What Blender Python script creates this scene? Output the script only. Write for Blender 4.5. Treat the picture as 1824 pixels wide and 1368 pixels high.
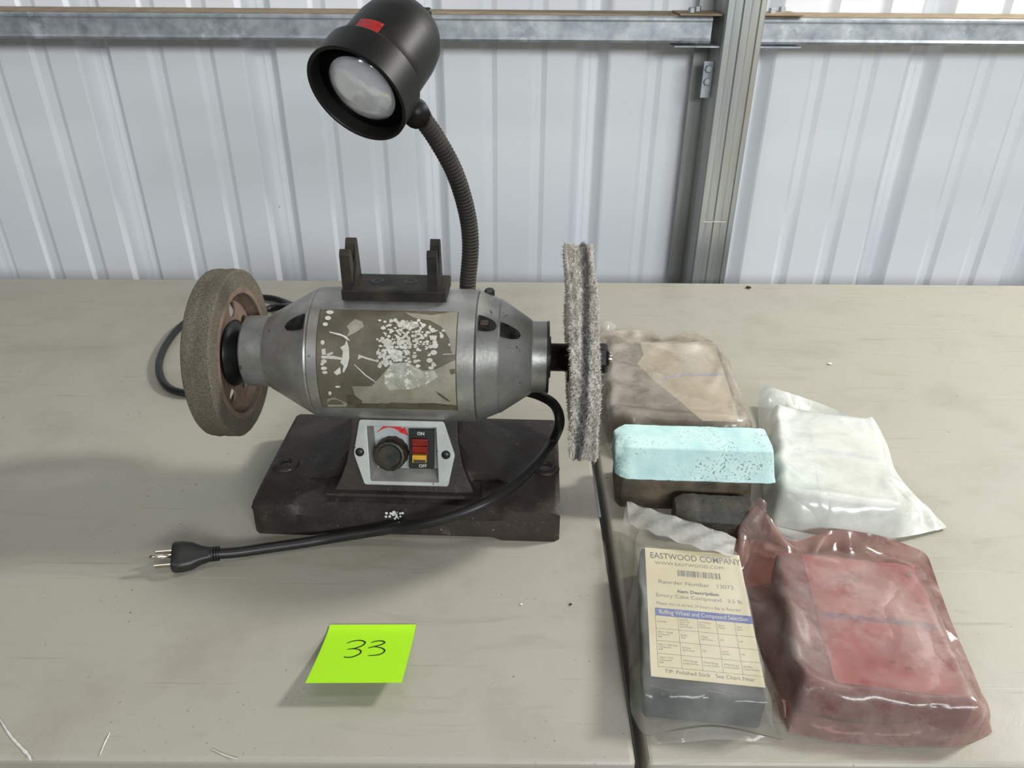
import bpy, bmesh, math, random
import numpy as np
from mathutils import Vector, Matrix
random.seed(7); RNG = np.random.default_rng(7)
R = math.radians
for o in list(bpy.data.objects): bpy.data.objects.remove(o)
SC = bpy.context.scene
COL = SC.collection

# ------------------------------------------------------------------ camera
FPX, PITCH, ROLL, CAM_H = 1370.0, R(30), .007, .525      # table top is z = 0, wall lies towards +y
_f = Vector((0, math.cos(PITCH), -math.sin(PITCH)))
_u0 = Vector((0, math.sin(PITCH), math.cos(PITCH))); _r0 = Vector((1, 0, 0))
_r = _r0*math.cos(ROLL) + _u0*math.sin(ROLL); _u = -_r0*math.sin(ROLL) + _u0*math.cos(ROLL)
CAMP = Vector((0, 0, CAM_H))
cd = bpy.data.cameras.new('camera'); cam = bpy.data.objects.new('camera', cd); COL.objects.link(cam)
cd.sensor_width = 36; cd.lens = FPX/1824*36; cd.clip_start = .02
cam.matrix_world = Matrix(((_r.x, _u.x, -_f.x, 0), (_r.y, _u.y, -_f.y, 0), (_r.z, _u.z, -_f.z, CAM_H), (0, 0, 0, 1)))
SC.camera = cam

# ------------------------------------------------------------------ light
w = bpy.data.worlds.new('world'); SC.world = w; w.use_nodes = True
w.node_tree.nodes['Background'].inputs[0].default_value = (.86, .93, 1, 1)
w.node_tree.nodes['Background'].inputs[1].default_value = .09
def area(name, loc, target, sx, sy, power, col=(1, .98, .95)):
    l = bpy.data.lights.new(name, 'AREA'); l.shape = 'RECTANGLE'; l.size = sx; l.size_y = sy; l.energy = power; l.color = col
    o = bpy.data.objects.new(name, l); COL.objects.link(o); o.location = loc
    o.rotation_euler = (Vector(target)-Vector(loc)).to_track_quat('-Z', 'Y').to_euler()
    return o
area('strip_light_right', (1.80, 1.12, 1.50), (0, .65, 0), .26, .30, 52)
area('strip_light_front', (1.1, -2.3, 1.40), (0, 1.4, .3), 2.0, .5, 104, (.93, .97, 1))
area('strip_light_left', (-1.5, -1.7, 1.9), (0, 1.2, .2), .5, 1.2, 12, (.93, .97, 1))
area('strip_light_over', (-.1, .2, 2.3), (-.1, .5, 0), 1.4, .3, 7)
SC.view_settings.view_transform = 'Standard'; SC.view_settings.look = 'None'
SC.view_settings.gamma = 1; SC.view_settings.exposure = -0.20; SC.view_settings.use_curve_mapping = False

# ------------------------------------------------------------------ where a pixel of the photograph meets a real plane
def ray(px, py): return _f + _r*((px-912)/FPX) + _u*((684-py)/FPX)
def onz(px, py, z=0.0):
    d = ray(px, py); return CAMP + d*((z-CAM_H)/d.z)
def ony(px, py, y):
    d = ray(px, py); return CAMP + d*(y/d.y)

# ------------------------------------------------------------------ mesh helpers
def link(o, parent=None):
    COL.objects.link(o)
    if parent is not None: o.parent = parent
    return o
def mesh(name, v, f, m, parent=None, smooth=False, bevel=0, seg=2, auto=None):
    me = bpy.data.meshes.new(name); me.from_pydata([tuple(p) for p in v], [], [tuple(q) for q in f]); me.update()
    b = bmesh.new(); b.from_mesh(me); bmesh.ops.recalc_face_normals(b, faces=b.faces); b.to_mesh(me); b.free()
    return fin(name, me, m, parent, smooth, bevel, seg, auto)
def fin(name, me, m, parent=None, smooth=False, bevel=0, seg=2, auto=None):
    if m is not None: me.materials.append(m)
    o = bpy.data.objects.new(name, me); link(o, parent)
    if smooth or auto is not None: me.polygons.foreach_set('use_smooth', [True]*len(me.polygons))
    if auto is not None:
        b = bmesh.new(); b.from_mesh(me)
        for e in b.edges:
            if len(e.link_faces) == 2 and e.calc_face_angle(0) > R(auto): e.smooth = False
        b.to_mesh(me); b.free()
    if bevel:
        md = o.modifiers.new('bevel', 'BEVEL'); md.width = bevel; md.segments = seg; md.limit_method = 'ANGLE'; md.angle_limit = R(35)
    return o
def bm_obj(name, b, m, parent=None, **k):
    me = bpy.data.meshes.new(name); bmesh.ops.recalc_face_normals(b, faces=b.faces); b.to_mesh(me); b.free()
    return fin(name, me, m, parent, **k)
def boxvf(x0, x1, y0, y1, z0, z1):
    v = [(x, y, z) for x in (x0, x1) for y in (y0, y1) for z in (z0, z1)]
    return v, [(0, 1, 3, 2), (4, 6, 7, 5), (0, 4, 5, 1), (2, 3, 7, 6), (0, 2, 6, 4), (1, 5, 7, 3)]
def box(name, x0, x1, y0, y1, z0, z1, m, parent=None, bevel=0, seg=2):
    v, f = boxvf(x0, x1, y0, y1, z0, z1); return mesh(name, v, f, m, parent, bevel=bevel, seg=seg)
def join(*vfs):
    V, F = [], []
    for v, f in vfs:
        n = len(V); V += list(v); F += [tuple(i+n for i in q) for q in f]
    return V, F
def lathe(prof, n=48, axis='x', closed=False, c=(0, 0, 0), wob=None):
    """prof: list of (a, r) along the axis; r == 0 at an end closes it."""
    V, F = [], []; k = len(prof)
    for i in range(n):
        t = 2*math.pi*i/n; ct, st = math.cos(t), math.sin(t)
        for j, (a, r) in enumerate(prof):
            if wob: r = wob(a, r, t)
            p = {'x': (a, r*ct, r*st), 'z': (r*ct, r*st, a), 'y': (r*ct, a, r*st)}[axis]
            V.append((p[0]+c[0], p[1]+c[1], p[2]+c[2]))
    for i in range(n):
        for j in range(k if closed else k-1):
            a, b2 = i*k+j, i*k+(j+1) % k; a2, b3 = ((i+1) % n)*k+j, ((i+1) % n)*k+(j+1) % k
            F.append((a, a2, b3, b2))
    if not closed:
        for j in (0, k-1):
            if prof[j][1] > 1e-6: F.append(tuple(i*k+j for i in range(n)))
    return V, F
def spline(pts, n):
    """Catmull-Rom through the points, n samples per span."""
    P = [Vector(p) for p in pts]; P = [P[0]*2-P[1]]+P+[P[-1]*2-P[-2]]; out = []
    for i in range(1, len(P)-2):
        for k in range(n):
            t = k/n; a, b, c, d = P[i-1:i+3]
            out.append(.5*((2*b)+(c-a)*t+(2*a-5*b+4*c-d)*t*t+(3*b-a-3*c+d)*t**3))
    out.append(P[-2]); return out
def resample(path, n):
    L = [0]
    for a, b in zip(path, path[1:]): L.append(L[-1]+(b-a).length)
    out = []; j = 0
    for i in range(n):
        s = L[-1]*i/(n-1)
        while j < len(L)-2 and L[j+1] < s: j += 1
        t = (s-L[j])/max(1e-9, L[j+1]-L[j]); out.append(path[j].lerp(path[j+1], min(1, t)))
    return out
def tube(path, rad, n=12, cap=True):
    V, F = [], []; up = Vector((0, 0, 1)); N = len(path); prev = None
    for i, p in enumerate(path):
        t = (path[min(i+1, N-1)]-path[max(i-1, 0)]).normalized()
        if prev is None:
            s = t.cross(up) if abs(t.z) < .9 else t.cross(Vector((0, 1, 0)))
        else: s = prev - t*prev.dot(t)
        s.normalize(); prev = s; q = t.cross(s)
        r = rad(i/(N-1)) if callable(rad) else rad
        for k in range(n):
            a = 2*math.pi*k/n; V.append(p+s*(r*math.cos(a))+q*(r*math.sin(a)))
    for i in range(N-1):
        for k in range(n):
            F.append((i*n+k, i*n+(k+1) % n, (i+1)*n+(k+1) % n, (i+1)*n+k))
    if cap: F += [tuple(range(n)), tuple((N-1)*n+k for k in range(n))]
    return V, F
def prism(poly, d, M=None):
    """polygon in xy, thickness d towards +z"""
    n = len(poly); V = [Vector((x, y, 0)) for x, y in poly]+[Vector((x, y, d)) for x, y in poly]
    F = [tuple(range(n)), tuple(range(n, 2*n))]+[(i, (i+1) % n, n+(i+1) % n, n+i) for i in range(n)]
    if M is not None: V = [M @ p for p in V]
    return V, F
def plate_with_holes(outer, holes, d, M=None):
    b = bmesh.new(); E = []
    for loop in [outer]+holes:
        vs = [b.verts.new((x, y, 0)) for x, y in loop]
        E += [b.edges.new((vs[i], vs[(i+1) % len(vs)])) for i in range(len(vs))]
    bmesh.ops.triangle_fill(b, use_beauty=True, use_dissolve=False, edges=E)
    r = bmesh.ops.extrude_face_region(b, geom=list(b.faces))
    for e in r['geom']:
        if isinstance(e, bmesh.types.BMVert): e.co.z += d
    if M is not None: bmesh.ops.transform(b, matrix=M, verts=b.verts)
    return b
def circle(cx, cy, r, n=24): return [(cx+r*math.cos(2*math.pi*i/n), cy+r*math.sin(2*math.pi*i/n)) for i in range(n)]
def empty(name, loc=(0, 0, 0), rz=0, parent=None):
    o = bpy.data.objects.new(name, None); link(o, parent); o.location = loc; o.rotation_euler = (0, 0, rz); o.empty_display_size = .05; return o
def tag(o, label=None, cat=None, group=None, kind=None):
    for k, x in (('label', label), ('category', cat), ('group', group), ('kind', kind)):
        if x: o[k] = x
    return o
def text(name, s, size, m, parent, M, align='CENTER', bold=0, shear=0, sx=1, depth=0):
    c = bpy.data.curves.new(name, 'FONT'); c.body = s; c.size = size; c.align_x = align; c.align_y = 'CENTER'; c.offset = bold; c.shear = shear; c.resolution_u = 3
    c.extrude = depth
    t = bpy.data.objects.new(name, c); COL.objects.link(t); bpy.context.view_layer.update()
    me = bpy.data.meshes.new_from_object(t.evaluated_get(bpy.context.evaluated_depsgraph_get()))
    bpy.data.objects.remove(t); me.name = name; me.materials.clear()
    me.transform(M @ Matrix.Diagonal((sx, 1, 1, 1)))
    return fin(name, me, m, parent)

# ------------------------------------------------------------------ materials
def srgb(r, g, b):
    f = lambda c: (c/255/12.92) if c/255 <= .04045 else ((c/255+.055)/1.055)**2.4
    return (f(r), f(g), f(b), 1)
class NT:
    def __init__(s, name):
        s.m = bpy.data.materials.new(name); s.m.use_nodes = True; s.t = s.m.node_tree; s.n = s.t.nodes; s.l = s.t.links
        s.bsdf = s.n['Principled BSDF']; s.out = s.n['Material Output']
        s.tc = s.n.new('ShaderNodeTexCoord')
    def set(s, node, k, v):
        if hasattr(v, 'is_linked') or isinstance(v, bpy.types.NodeSocket): s.l.new(v, node.inputs[k])
        else: node.inputs[k].default_value = v
    def noise(s, scale, detail=4, rough=.55, vec=None, dist=0):
        n = s.n.new('ShaderNodeTexNoise'); n.inputs['Scale'].default_value = scale; n.inputs['Detail'].default_value = detail
        n.inputs['Roughness'].default_value = rough; n.inputs['Distortion'].default_value = dist
        s.l.new(vec or s.tc.outputs['Object'], n.inputs['Vector']); return n.outputs['Fac']
    def voronoi(s, scale, vec=None, feat='F1', rnd=1):
        n = s.n.new('ShaderNodeTexVoronoi'); n.feature = feat; n.inputs['Scale'].default_value = scale; n.inputs['Randomness'].default_value = rnd
        s.l.new(vec or s.tc.outputs['Object'], n.inputs['Vector']); return n.outputs['Distance']
    def step(s, v, a, b, lo=0, hi=1):
        n = s.n.new('ShaderNodeMapRange'); s.l.new(v, n.inputs[0]); n.inputs[1].default_value = a; n.inputs[2].default_value = b
        n.inputs[3].default_value = lo; n.inputs[4].default_value = hi; return n.outputs[0]
    def math(s, op, a, b=0):
        n = s.n.new('ShaderNodeMath'); n.operation = op; s.set(n, 0, a); s.set(n, 1, b); return n.outputs[0]
    def mix(s, f, a, b):
        n = s.n.new('ShaderNodeMix'); n.data_type = 'RGBA'; s.set(n, 0, f); s.set(n, 6, a); s.set(n, 7, b); return n.outputs[2]
    def map(s, scale=(1, 1, 1), rot=(0, 0, 0), loc=(0, 0, 0), src='Object'):
        n = s.n.new('ShaderNodeMapping'); s.l.new(s.tc.outputs[src], n.inputs[0]); n.inputs['Scale'].default_value = scale
        n.inputs['Rotation'].default_value = rot; n.inputs['Location'].default_value = loc; return n.outputs[0]
    def xyz(s, src='Object'):
        n = s.n.new('ShaderNodeSeparateXYZ'); s.l.new(s.tc.outputs[src], n.inputs[0]); return n.outputs
    def bump(s, h, dist=.001, strength=1):
        n = s.n.new('ShaderNodeBump'); n.inputs['Distance'].default_value = dist; n.inputs['Strength'].default_value = strength
        s.l.new(h, n.inputs['Height']); s.l.new(n.outputs[0], s.bsdf.inputs['Normal'])
    def p(s, **k):
        for a, b in k.items(): s.set(s.bsdf, {'color': 'Base Color', 'rough': 'Roughness', 'metal': 'Metallic', 'ior': 'IOR', 'trans': 'Transmission Weight', 'alpha': 'Alpha', 'spec': 'Specular IOR Level', 'coat': 'Coat Weight', 'sheen': 'Sheen Weight'}[a], b)
        return s.m
def low_spec(m, v):
    m.node_tree.nodes['Principled BSDF'].inputs['Specular IOR Level'].default_value = v; return m
def plain(name, col, rough=.5, metal=0, **k):
    return NT(name).p(color=srgb(*col), rough=rough, metal=metal, **k)
def mottled(name, a, b, scale=30, rough=.5, metal=0, bump=0, spots=None, bscale=None, lo=.35, hi=.65, rough2=None):
    n = NT(name); f = n.step(n.noise(scale, 6), lo, hi); c = n.mix(f, srgb(*a), srgb(*b))
    if spots:
        col, sc, th = spots; g = n.step(n.noise(sc, 3, .6), th, th+.04); c = n.mix(g, c, srgb(*col))
    n.p(color=c, rough=n.step(f, 0, 1, rough, rough2) if rough2 is not None else rough, metal=metal)
    if bump: n.bump(n.noise(bscale or scale*3, 4), bump)
    return n.m

def mat_table():
    n = NT('table_plastic')
    a = n.step(n.noise(2.2, 5, .6), .3, .7)
    c = n.mix(a, srgb(166, 164, 147), srgb(170, 164, 153))
    c = n.mix(n.step(n.noise(9, 6, .65), .50, .72, 0, .45), c, srgb(142, 137, 118))        # smudges
    st = n.noise(6, 5, .6, n.map((1, 6, 1), (0, 0, .5)), 1.2)
    c = n.mix(n.step(st, .58, .70, 0, .35), c, srgb(146, 141, 122))
    l1 = n.noise(5, 6, .5, n.map((1, 30, 1), (0, 0, 1.05)), .5)
    c = n.mix(n.step(l1, .67, .70, 0, .35), c, srgb(134, 130, 112))                        # long scuffs
    l2 = n.noise(6, 6, .5, n.map((1, 40, 1), (0, 0, -.35)), .4)
    c = n.mix(n.step(l2, .69, .72, 0, .35), c, srgb(130, 125, 108))
    l3 = n.noise(4, 3, .5, n.map((1, 60, 1), (0, 0, 2.0)), .2)
    c = n.mix(n.step(l3, .70, .715, 0, .35), c, srgb(200, 196, 184))
    sp = n.math('MULTIPLY', n.step(n.voronoi(46), .035, .07, 1, 0), n.step(n.noise(7, 2), .47, .55))
    c = n.mix(n.math('MULTIPLY', sp, .75), c, srgb(92, 84, 66))                             # crumbs of dirt
    sp2 = n.math('MULTIPLY', n.step(n.voronoi(120), .07, .12, 1, 0), n.step(n.noise(11, 2), .52, .60))
    c = n.mix(n.math('MULTIPLY', sp2, .6), c, srgb(110, 100, 82))
    n.p(color=c, rough=n.step(n.noise(14, 4), .3, .7, .34, .5), spec=.35)
    n.bump(n.noise(420, 2, .5), .0004, .35)
    return n.m
def mat_galv():
    n = NT('galvanised_steel')
    v = n.voronoi(55, n.map((1, 1, 1)))
    f = n.step(n.noise(28, 6, .65), .3, .7)
    c = n.mix(f, srgb(134, 141, 148), srgb(190, 194, 197))
    c = n.mix(n.step(n.noise(9, 5, .7), .60, .68, 0, .7), c, srgb(214, 218, 222))
    c = n.mix(n.step(n.noise(16, 6, .7), .64, .72, 0, .5), c, srgb(122, 120, 112))
    n.p(color=c, rough=n.step(v, 0, .8, .36, .58), metal=.55); n.bump(n.noise(120, 3), .0004, .4); return n.m
def mat_post():
    n = NT('galvanised_post')
    st = n.noise(40, 4, .6, n.map((1, 1, .04)))
    c = n.mix(n.step(st, .3, .7), srgb(136, 142, 143), srgb(182, 184, 178))
    c = n.mix(n.step(n.noise(12, 5, .6, n.map((1, 1, .25))), .52, .68, 0, .7), c, srgb(166, 158, 142))
    n.p(color=c, rough=.38, metal=.6); return n.m
def mat_wall():
    n = NT('white_wall_sheet')
    c = n.mix(n.step(n.noise(3, 4), .3, .7), srgb(232, 235, 239), srgb(237, 239, 241))
    sp = n.math('MULTIPLY', n.step(n.voronoi(22), .02, .04, 1, 0), n.step(n.noise(5, 2), .56, .6))
    c = n.mix(sp, c, srgb(120, 118, 114)); n.p(color=c, rough=.36, spec=.45); n.bump(n.noise(7, 2), .004, .12); return n.m
def mat_alu(name='cast_aluminium', a=(150, 150, 146), b=(186, 186, 182)):
    n = NT(name); f = n.step(n.noise(22, 6, .6), .3, .7); c = n.mix(f, srgb(*a), srgb(*b))
    c = n.mix(n.step(n.noise(130, 3, .6), .69, .73, 0, .8), c, srgb(52, 50, 46))
    z = n.xyz()[2]
    c = n.mix(n.math('MULTIPLY', n.step(n.noise(18, 5, .65), .42, .62), .45), c, srgb(118, 108, 92))   # grime
    sc = n.noise(40, 4, .5, n.map((1, 1, 14), (.4, .2, .3)), .6); c = n.mix(n.step(sc, .70, .72, 0, .7), c, srgb(84, 82, 78))
    n.p(color=c, rough=n.step(f, 0, 1, .44, .33), metal=.6); n.bump(n.noise(260, 3), .0003, .5); return n.m
def mat_iron():
    n = NT('dirty_cast_iron'); f = n.step(n.noise(14, 6, .65), .35, .68)
    c = n.mix(f, srgb(29, 27, 25), srgb(60, 51, 45))
    c = n.mix(n.step(n.noise(60, 5, .7), .60, .74, 0, .6), c, srgb(92, 84, 74))
    c = n.mix(n.step(n.noise(220, 2, .5), .73, .76, 0, .7), c, srgb(150, 146, 138))
    n.p(color=c, rough=n.step(n.noise(30, 4), .3, .7, .42, .7), spec=.4); n.bump(n.noise(150, 4, .65), .0012, .7); return n.m
def mat_abrasive():
    n = NT('sisal_abrasive'); x = n.xyz()
    f = n.step(n.noise(700, 4, .75), .35, .65); c = n.mix(f, srgb(80, 75, 65), srgb(132, 126, 111))
    c = n.mix(n.step(n.noise(24, 5), .45, .7, 0, .5), c, srgb(104, 90, 70)); n.p(color=c, rough=.95, spec=.1); n.bump(n.noise(500, 4, .7), .002, 1); return n.m
def mat_film(name, col, tint, milky=.5, var=.25, rough=.22, dirt=None, scale=14, wr=.0016):
    n = NT(name); c = srgb(*col)
    f = n.noise(scale, 5, .6)
    colr = n.mix(n.step(f, .3, .7), c, srgb(*[min(255, x+22) for x in col]))
    if dirt: colr = n.mix(n.step(n.noise(scale*2.4, 6, .7), .52, .7, 0, .8), colr, srgb(*dirt))
    n.p(color=colr, rough=rough, spec=.6, coat=.35)
    b = n.n.new('ShaderNodeBump'); b.inputs['Distance'].default_value = wr; b.inputs['Strength'].default_value = .22
    cr = n.math('ABSOLUTE', n.math('SUBTRACT', n.noise(15, 2, .45, n.map((1, 1, 1), (0, 0, .4)), .8), .5)); cr2 = n.math('ABSOLUTE', n.math('SUBTRACT', n.noise(60, 2, .5), .5))
    n.l.new(n.math('ADD', n.math('MULTIPLY', n.step(cr, 0, .16), 1.6), n.math('MULTIPLY', n.step(cr2, 0, .12), .12)), b.inputs['Height'])
    n.l.new(b.outputs[0], n.bsdf.inputs['Normal']); n.l.new(b.outputs[0], n.bsdf.inputs['Coat Normal'])
    tr = n.n.new('ShaderNodeBsdfTransparent'); tr.inputs[0].default_value = srgb(*tint)
    ms = n.n.new('ShaderNodeMixShader'); n.l.new(n.step(f, .3, .7, milky-var/2, milky+var/2), ms.inputs[0])
    n.l.new(tr.outputs[0], ms.inputs[1]); n.l.new(n.bsdf.outputs[0], ms.inputs[2]); n.l.new(ms.outputs[0], n.out.inputs[0]); return n.m

M = dict(
    table=mat_table(), galv=mat_galv(), post=mat_post(), wall=mat_wall(), alu=mat_alu(), iron=mat_iron(), abrasive=mat_abrasive(),
    alu_dark=mat_alu('end_cap_aluminium', (128, 128, 124), (168, 168, 163)),
    dust=mottled('dusty_galvanised_top', (128, 110, 84), (150, 134, 106), 40, .8, 0),
    brown=mottled('fibre_wheel_web', (100, 82, 68), (128, 108, 92), 40, .8, 0, .0005),
    black=mottled('black_enamel', (16, 17, 16), (30, 29, 27), 30, .42, 0),
    blackgloss=mottled('black_rubber_boss', (10, 11, 10), (22, 24, 22), 20, .35),
    lampblack=mottled('lamp_black_paint', (11, 11, 10), (27, 24, 21), 26, .45, 0, spots=None),
    lampinner=plain('lamp_cavity', (20, 21, 21), .28),
    bracket=mottled('black_steel_bracket', (30, 30, 29), (62, 56, 47), 35, .55, .2),
    steel=mottled('oiled_shaft_steel', (46, 38, 34), (84, 74, 66), 60, .3, .9),
    nut=mottled('black_oxide_nut', (30, 30, 29), (48, 46, 44), 60, .3, .8),
    chrome=plain('nickel_prong', (206, 198, 180), .25, 1), brass=plain('brass_collar', (150, 126, 84), .3, 1),
    cord=mottled('black_cord_sheath', (22, 22, 22), (34, 33, 31), 40, .42), hose=mottled('gooseneck_plastic', (38, 36, 32), (54, 50, 44), 30, .6),
    bulb=None, red=plain('red_print', (205, 28, 26), .5), redlabel=mottled('red_label', (128, 20, 20), (176, 30, 30), 60, .4, spots=(210, 150, 120, ) and ((216, 170, 140), 260, .66)),
    white_enamel=mottled('white_enamel_plate', (178, 180, 174), (200, 202, 197), 30, .35, .25, spots=((96, 88, 74), 150, .68)),
    recess=mottled('recess_floor_grey', (150, 155, 155), (174, 178, 176), 20, .45),
    recess_wall=mottled('recess_wall_grey', (96, 92, 86), (136, 134, 128), 30, .6),  # darker mottled grey than the recess floor
    knob=mottled('dusty_black_knob', (20, 24, 20), (60, 52, 38), 90, .5), rocker=mottled('red_rocker', (110, 18, 20), (140, 28, 28), 40, .35),
    key=mottled('yellow_safety_key', (190, 140, 30), (214, 164, 44), 60, .4), print=plain('pale_print', (206, 206, 200), .6),
    ink=plain('black_ink', (22, 40, 28), .6), note=None, speck=plain('dark_crumb', (40, 34, 28), .9), chip=plain('white_chip', (228, 226, 220), .6),
    floor=mottled('concrete_floor', (70, 68, 64), (92, 90, 84), 6, .8), leg=plain('table_leg_grey', (110, 110, 108), .4, .6),
    mint=None,
    slate=mottled('dark_grey_compound', (60, 53, 43), (98, 87, 70), 45, .75, 0, .0012, spots=((160, 150, 130), 210, .72)),
    slate2=mottled('black_grey_compound', (44, 42, 35), (66, 62, 51), 45, .62, 0, .001, spots=((170, 165, 150), 230, .73)),
    graybar=mottled('emery_bar_grey', (32, 37, 40), (62, 68, 71), 40, .85, 0, .0006),
    redbar=mottled('rouge_bar', (104, 50, 54), (136, 76, 78), 30, .9, 0, .0008),
    whitebar=mottled('white_bar', (190, 208, 196), (214, 224, 214), 25, .9, 0, .0006),
    tanbar=mottled('tripoli_bar', (76, 64, 58), (104, 92, 84), 26, .9, 0, .0006),
    paper=mottled('yellowed_label_paper', (222, 209, 176), (234, 224, 198), 16, .85),
    paper_red=mottled('rouge_stained_paper', (164, 84, 90), (206, 136, 138), 20, .9, spots=((136, 66, 70), 60, .62)),
    paper_tan=mottled('stained_paper', (190, 180, 154), (236, 230, 214), 9, .9), paper_white=mottled('pale_paper', (232, 228, 216), (240, 236, 226), 20, .9),
    blue=plain('blue_print', (78, 98, 178), .7), grey_ink=plain('grey_print', (104, 101, 101), .8), violet=plain('violet_print', (110, 62, 130), .8), pale_blue=plain('pale_blue_print', (176, 178, 214), .8),
)
low_spec(M['lampblack'], .28); low_spec(M['bracket'], .3); low_spec(M['hose'], .25)
n = NT('mint_compound'); c = n.mix(n.step(n.noise(30, 5), .35, .65), srgb(176, 211, 208), srgb(202, 228, 223))
sp = n.math('MULTIPLY', n.step(n.noise(420, 3, .6), .56, .62), n.step(n.noise(26, 3), .46, .62)); c = n.mix(n.math('MULTIPLY', sp, .75), c, srgb(70, 92, 92))
c = n.mix(n.step(n.noise(60, 4, .6), .66, .72, 0, .5), c, srgb(130, 172, 172))
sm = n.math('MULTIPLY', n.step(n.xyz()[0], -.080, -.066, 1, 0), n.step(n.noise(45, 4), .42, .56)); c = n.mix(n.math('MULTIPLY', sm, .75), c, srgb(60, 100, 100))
n.p(color=c, rough=.85, spec=.2); n.bump(n.noise(160, 4), .0006, .7); M['mint'] = n.m
n = NT('fluorescent_note'); n.p(color=srgb(178, 240, 42), rough=.7, spec=.2); M['note'] = n.m
n = NT('silvered_bulb'); n.p(color=srgb(226, 228, 230), rough=.16, metal=.45, coat=.6); n.bump(n.noise(34, 2, .5), .006, .5); M['bulb'] = n.m

# ================================================================== the setting
WY = 1.52
box('floor', -4, 4, -2.5, WY+.05, -.80, -.74, M['floor'])['kind'] = 'structure'
wall = empty('wall_back', (0, WY, 0)); tag(wall, 'white ribbed sheet metal wall behind the tables', kind='structure')
PER = .3048
def rib_profile():
    pts = [(0, 0), (.066, 0), (.074, .0055), (.088, .0055), (.098, 0), (.155, 0), (.163, .0055), (.180, .0055), (.190, 0),
           (.240, 0), (.244, .003), (.258, .025), (.261, .0275), (.270, .0275), (.272, .026), (.276, .026), (.278, .0275), (.284, .0275), (.287, .025), (.3012, .003)]
    return pts
def panel(x0, k, lift):
    prof = []
    for i in range(k):
        prof += [(x0+i*PER+a, b) for a, b in rib_profile()]
    prof += [(x0+k*PER, 0), (x0+k*PER+.004, -.001)]
    zs = [-.74, .0, 1.0, 2.4]; V, F = [], []; n = len(prof)
    for back in (0, .0012):
        for z in zs: V += [(x, y-lift+back, z) for x, y in prof]
    for s in (0, 1):
        o = s*n*len(zs)
        for j in range(len(zs)-1):
            for i in range(n-1): F.append((o+j*n+i, o+j*n+i+1, o+(j+1)*n+i+1, o+(j+1)*n+i))
    mesh('wall_panel', V, F, M['wall'], wall, bevel=0)
X0 = -.739
for i, x in enumerate((X0-3*PER, X0, X0+3*PER, X0+6*PER)): panel(x, 3, .0012*(i % 2))
# girts: lipped steel channels whose dusty top flange runs back to the sheet
def girt(x0, x1, zt):
    yb, yf, h = -.002, -.105, .041
    sec = [(yb, zt), (yf+.004, zt), (yf, zt-.003), (yf, zt-.006), (yf+.0015, zt-.009), (yf+.0015, zt-h+.008), (yf-.001, zt-h+.004), (yf+.002, zt-h), (yf+.022, zt-h),
           (yf+.022, zt-h+.002), (yf+.006, zt-h+.003), (yf+.004, zt-.004), (yb, zt-.003)]
    n = len(sec); V = [(x, y, z) for x in (x0, x1) for y, z in sec]
    F = [(i, (i+1) % n, n+(i+1) % n, n+i) for i in range(n)]+[tuple(range(n)), tuple(range(n, 2*n))]
    g = mesh('girt', V, F, M['galv'], wall); g['label'] = 'galvanised steel girt'
    box('dust_layer', x0, x1, yf+.004, yb-.001, zt+.0002, zt+.0010, M['dust'], g)
    return g
gl = girt(-2.4, .331, .4165); gr = girt(.417, 2.4, .4155)
def hexbolt(parent, x, y, z, r, h, axis, m):
    v, f = lathe([(0, 0), (0, r), (h*.85, r), (h, r*.85), (h, 0)], 6, axis, c=(x, y, z)); return mesh('bolt', v, f, m, parent)
for g, xs in ((gl, (.300, .316)), (gr, (.436, .462))):
    s = -1 if g is gl else 1
    x0, x1 = (.275, .345) if g is gl else (.412, .48)
    box('clip_plate', x0, x1, -.108, -.03, .4178, .4205, M['dust'], g, bevel=.0006)
    box('clip_plate', x0-.005, x1+.005, -.108, -.03, .3690, .3715, M['galv'], g, bevel=.0006)
    for i, x in enumerate(xs):
        hexbolt(g, x, -.075+.03*i, .4205, .0062, .008, 'z', M['galv'])
# the column: grooved channel standing between the girts
sec = [(.347, -.002), (.347, -.116), (.350, -.120), (.360, -.120), (.3625, -.1175), (.374, -.1175), (.3765, -.120), (.388, -.120), (.3905, -.1170), (.402, -.1170), (.404, -.120), (.411, -.120), (.4135, -.117), (.4135, -.095),
       (.411, -.095), (.410, -.114), (.350, -.113), (.350, -.002)]
n_ = len(sec); V = [(x, y, z) for z in (-.74, 2.4) for x, y in sec]
colm = mesh('column', V, [(i, (i+1) % n_, n_+(i+1) % n_, n_+i) for i in range(n_)]+[tuple(range(n_)), tuple(range(n_, 2*n_))], M['post'], wall)
colm['label'] = 'galvanised steel column'
box('base_flange', .322, .349, -.030, -.026, -.74, 2.4, M['post'], colm)
tabp = box('connection_tab', .330, .3465, -.085, -.081, .285, .345, M['galv'], colm)
for z in (.333, .312): hexbolt(colm, .338, -.085, z, .0062, -.006, 'y', M['galv'])
v, f = boxvf(.356, .398, -.1212, -.1202, .070, .0715); mesh('weld_scratch', v, f, M['print'], colm)

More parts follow.
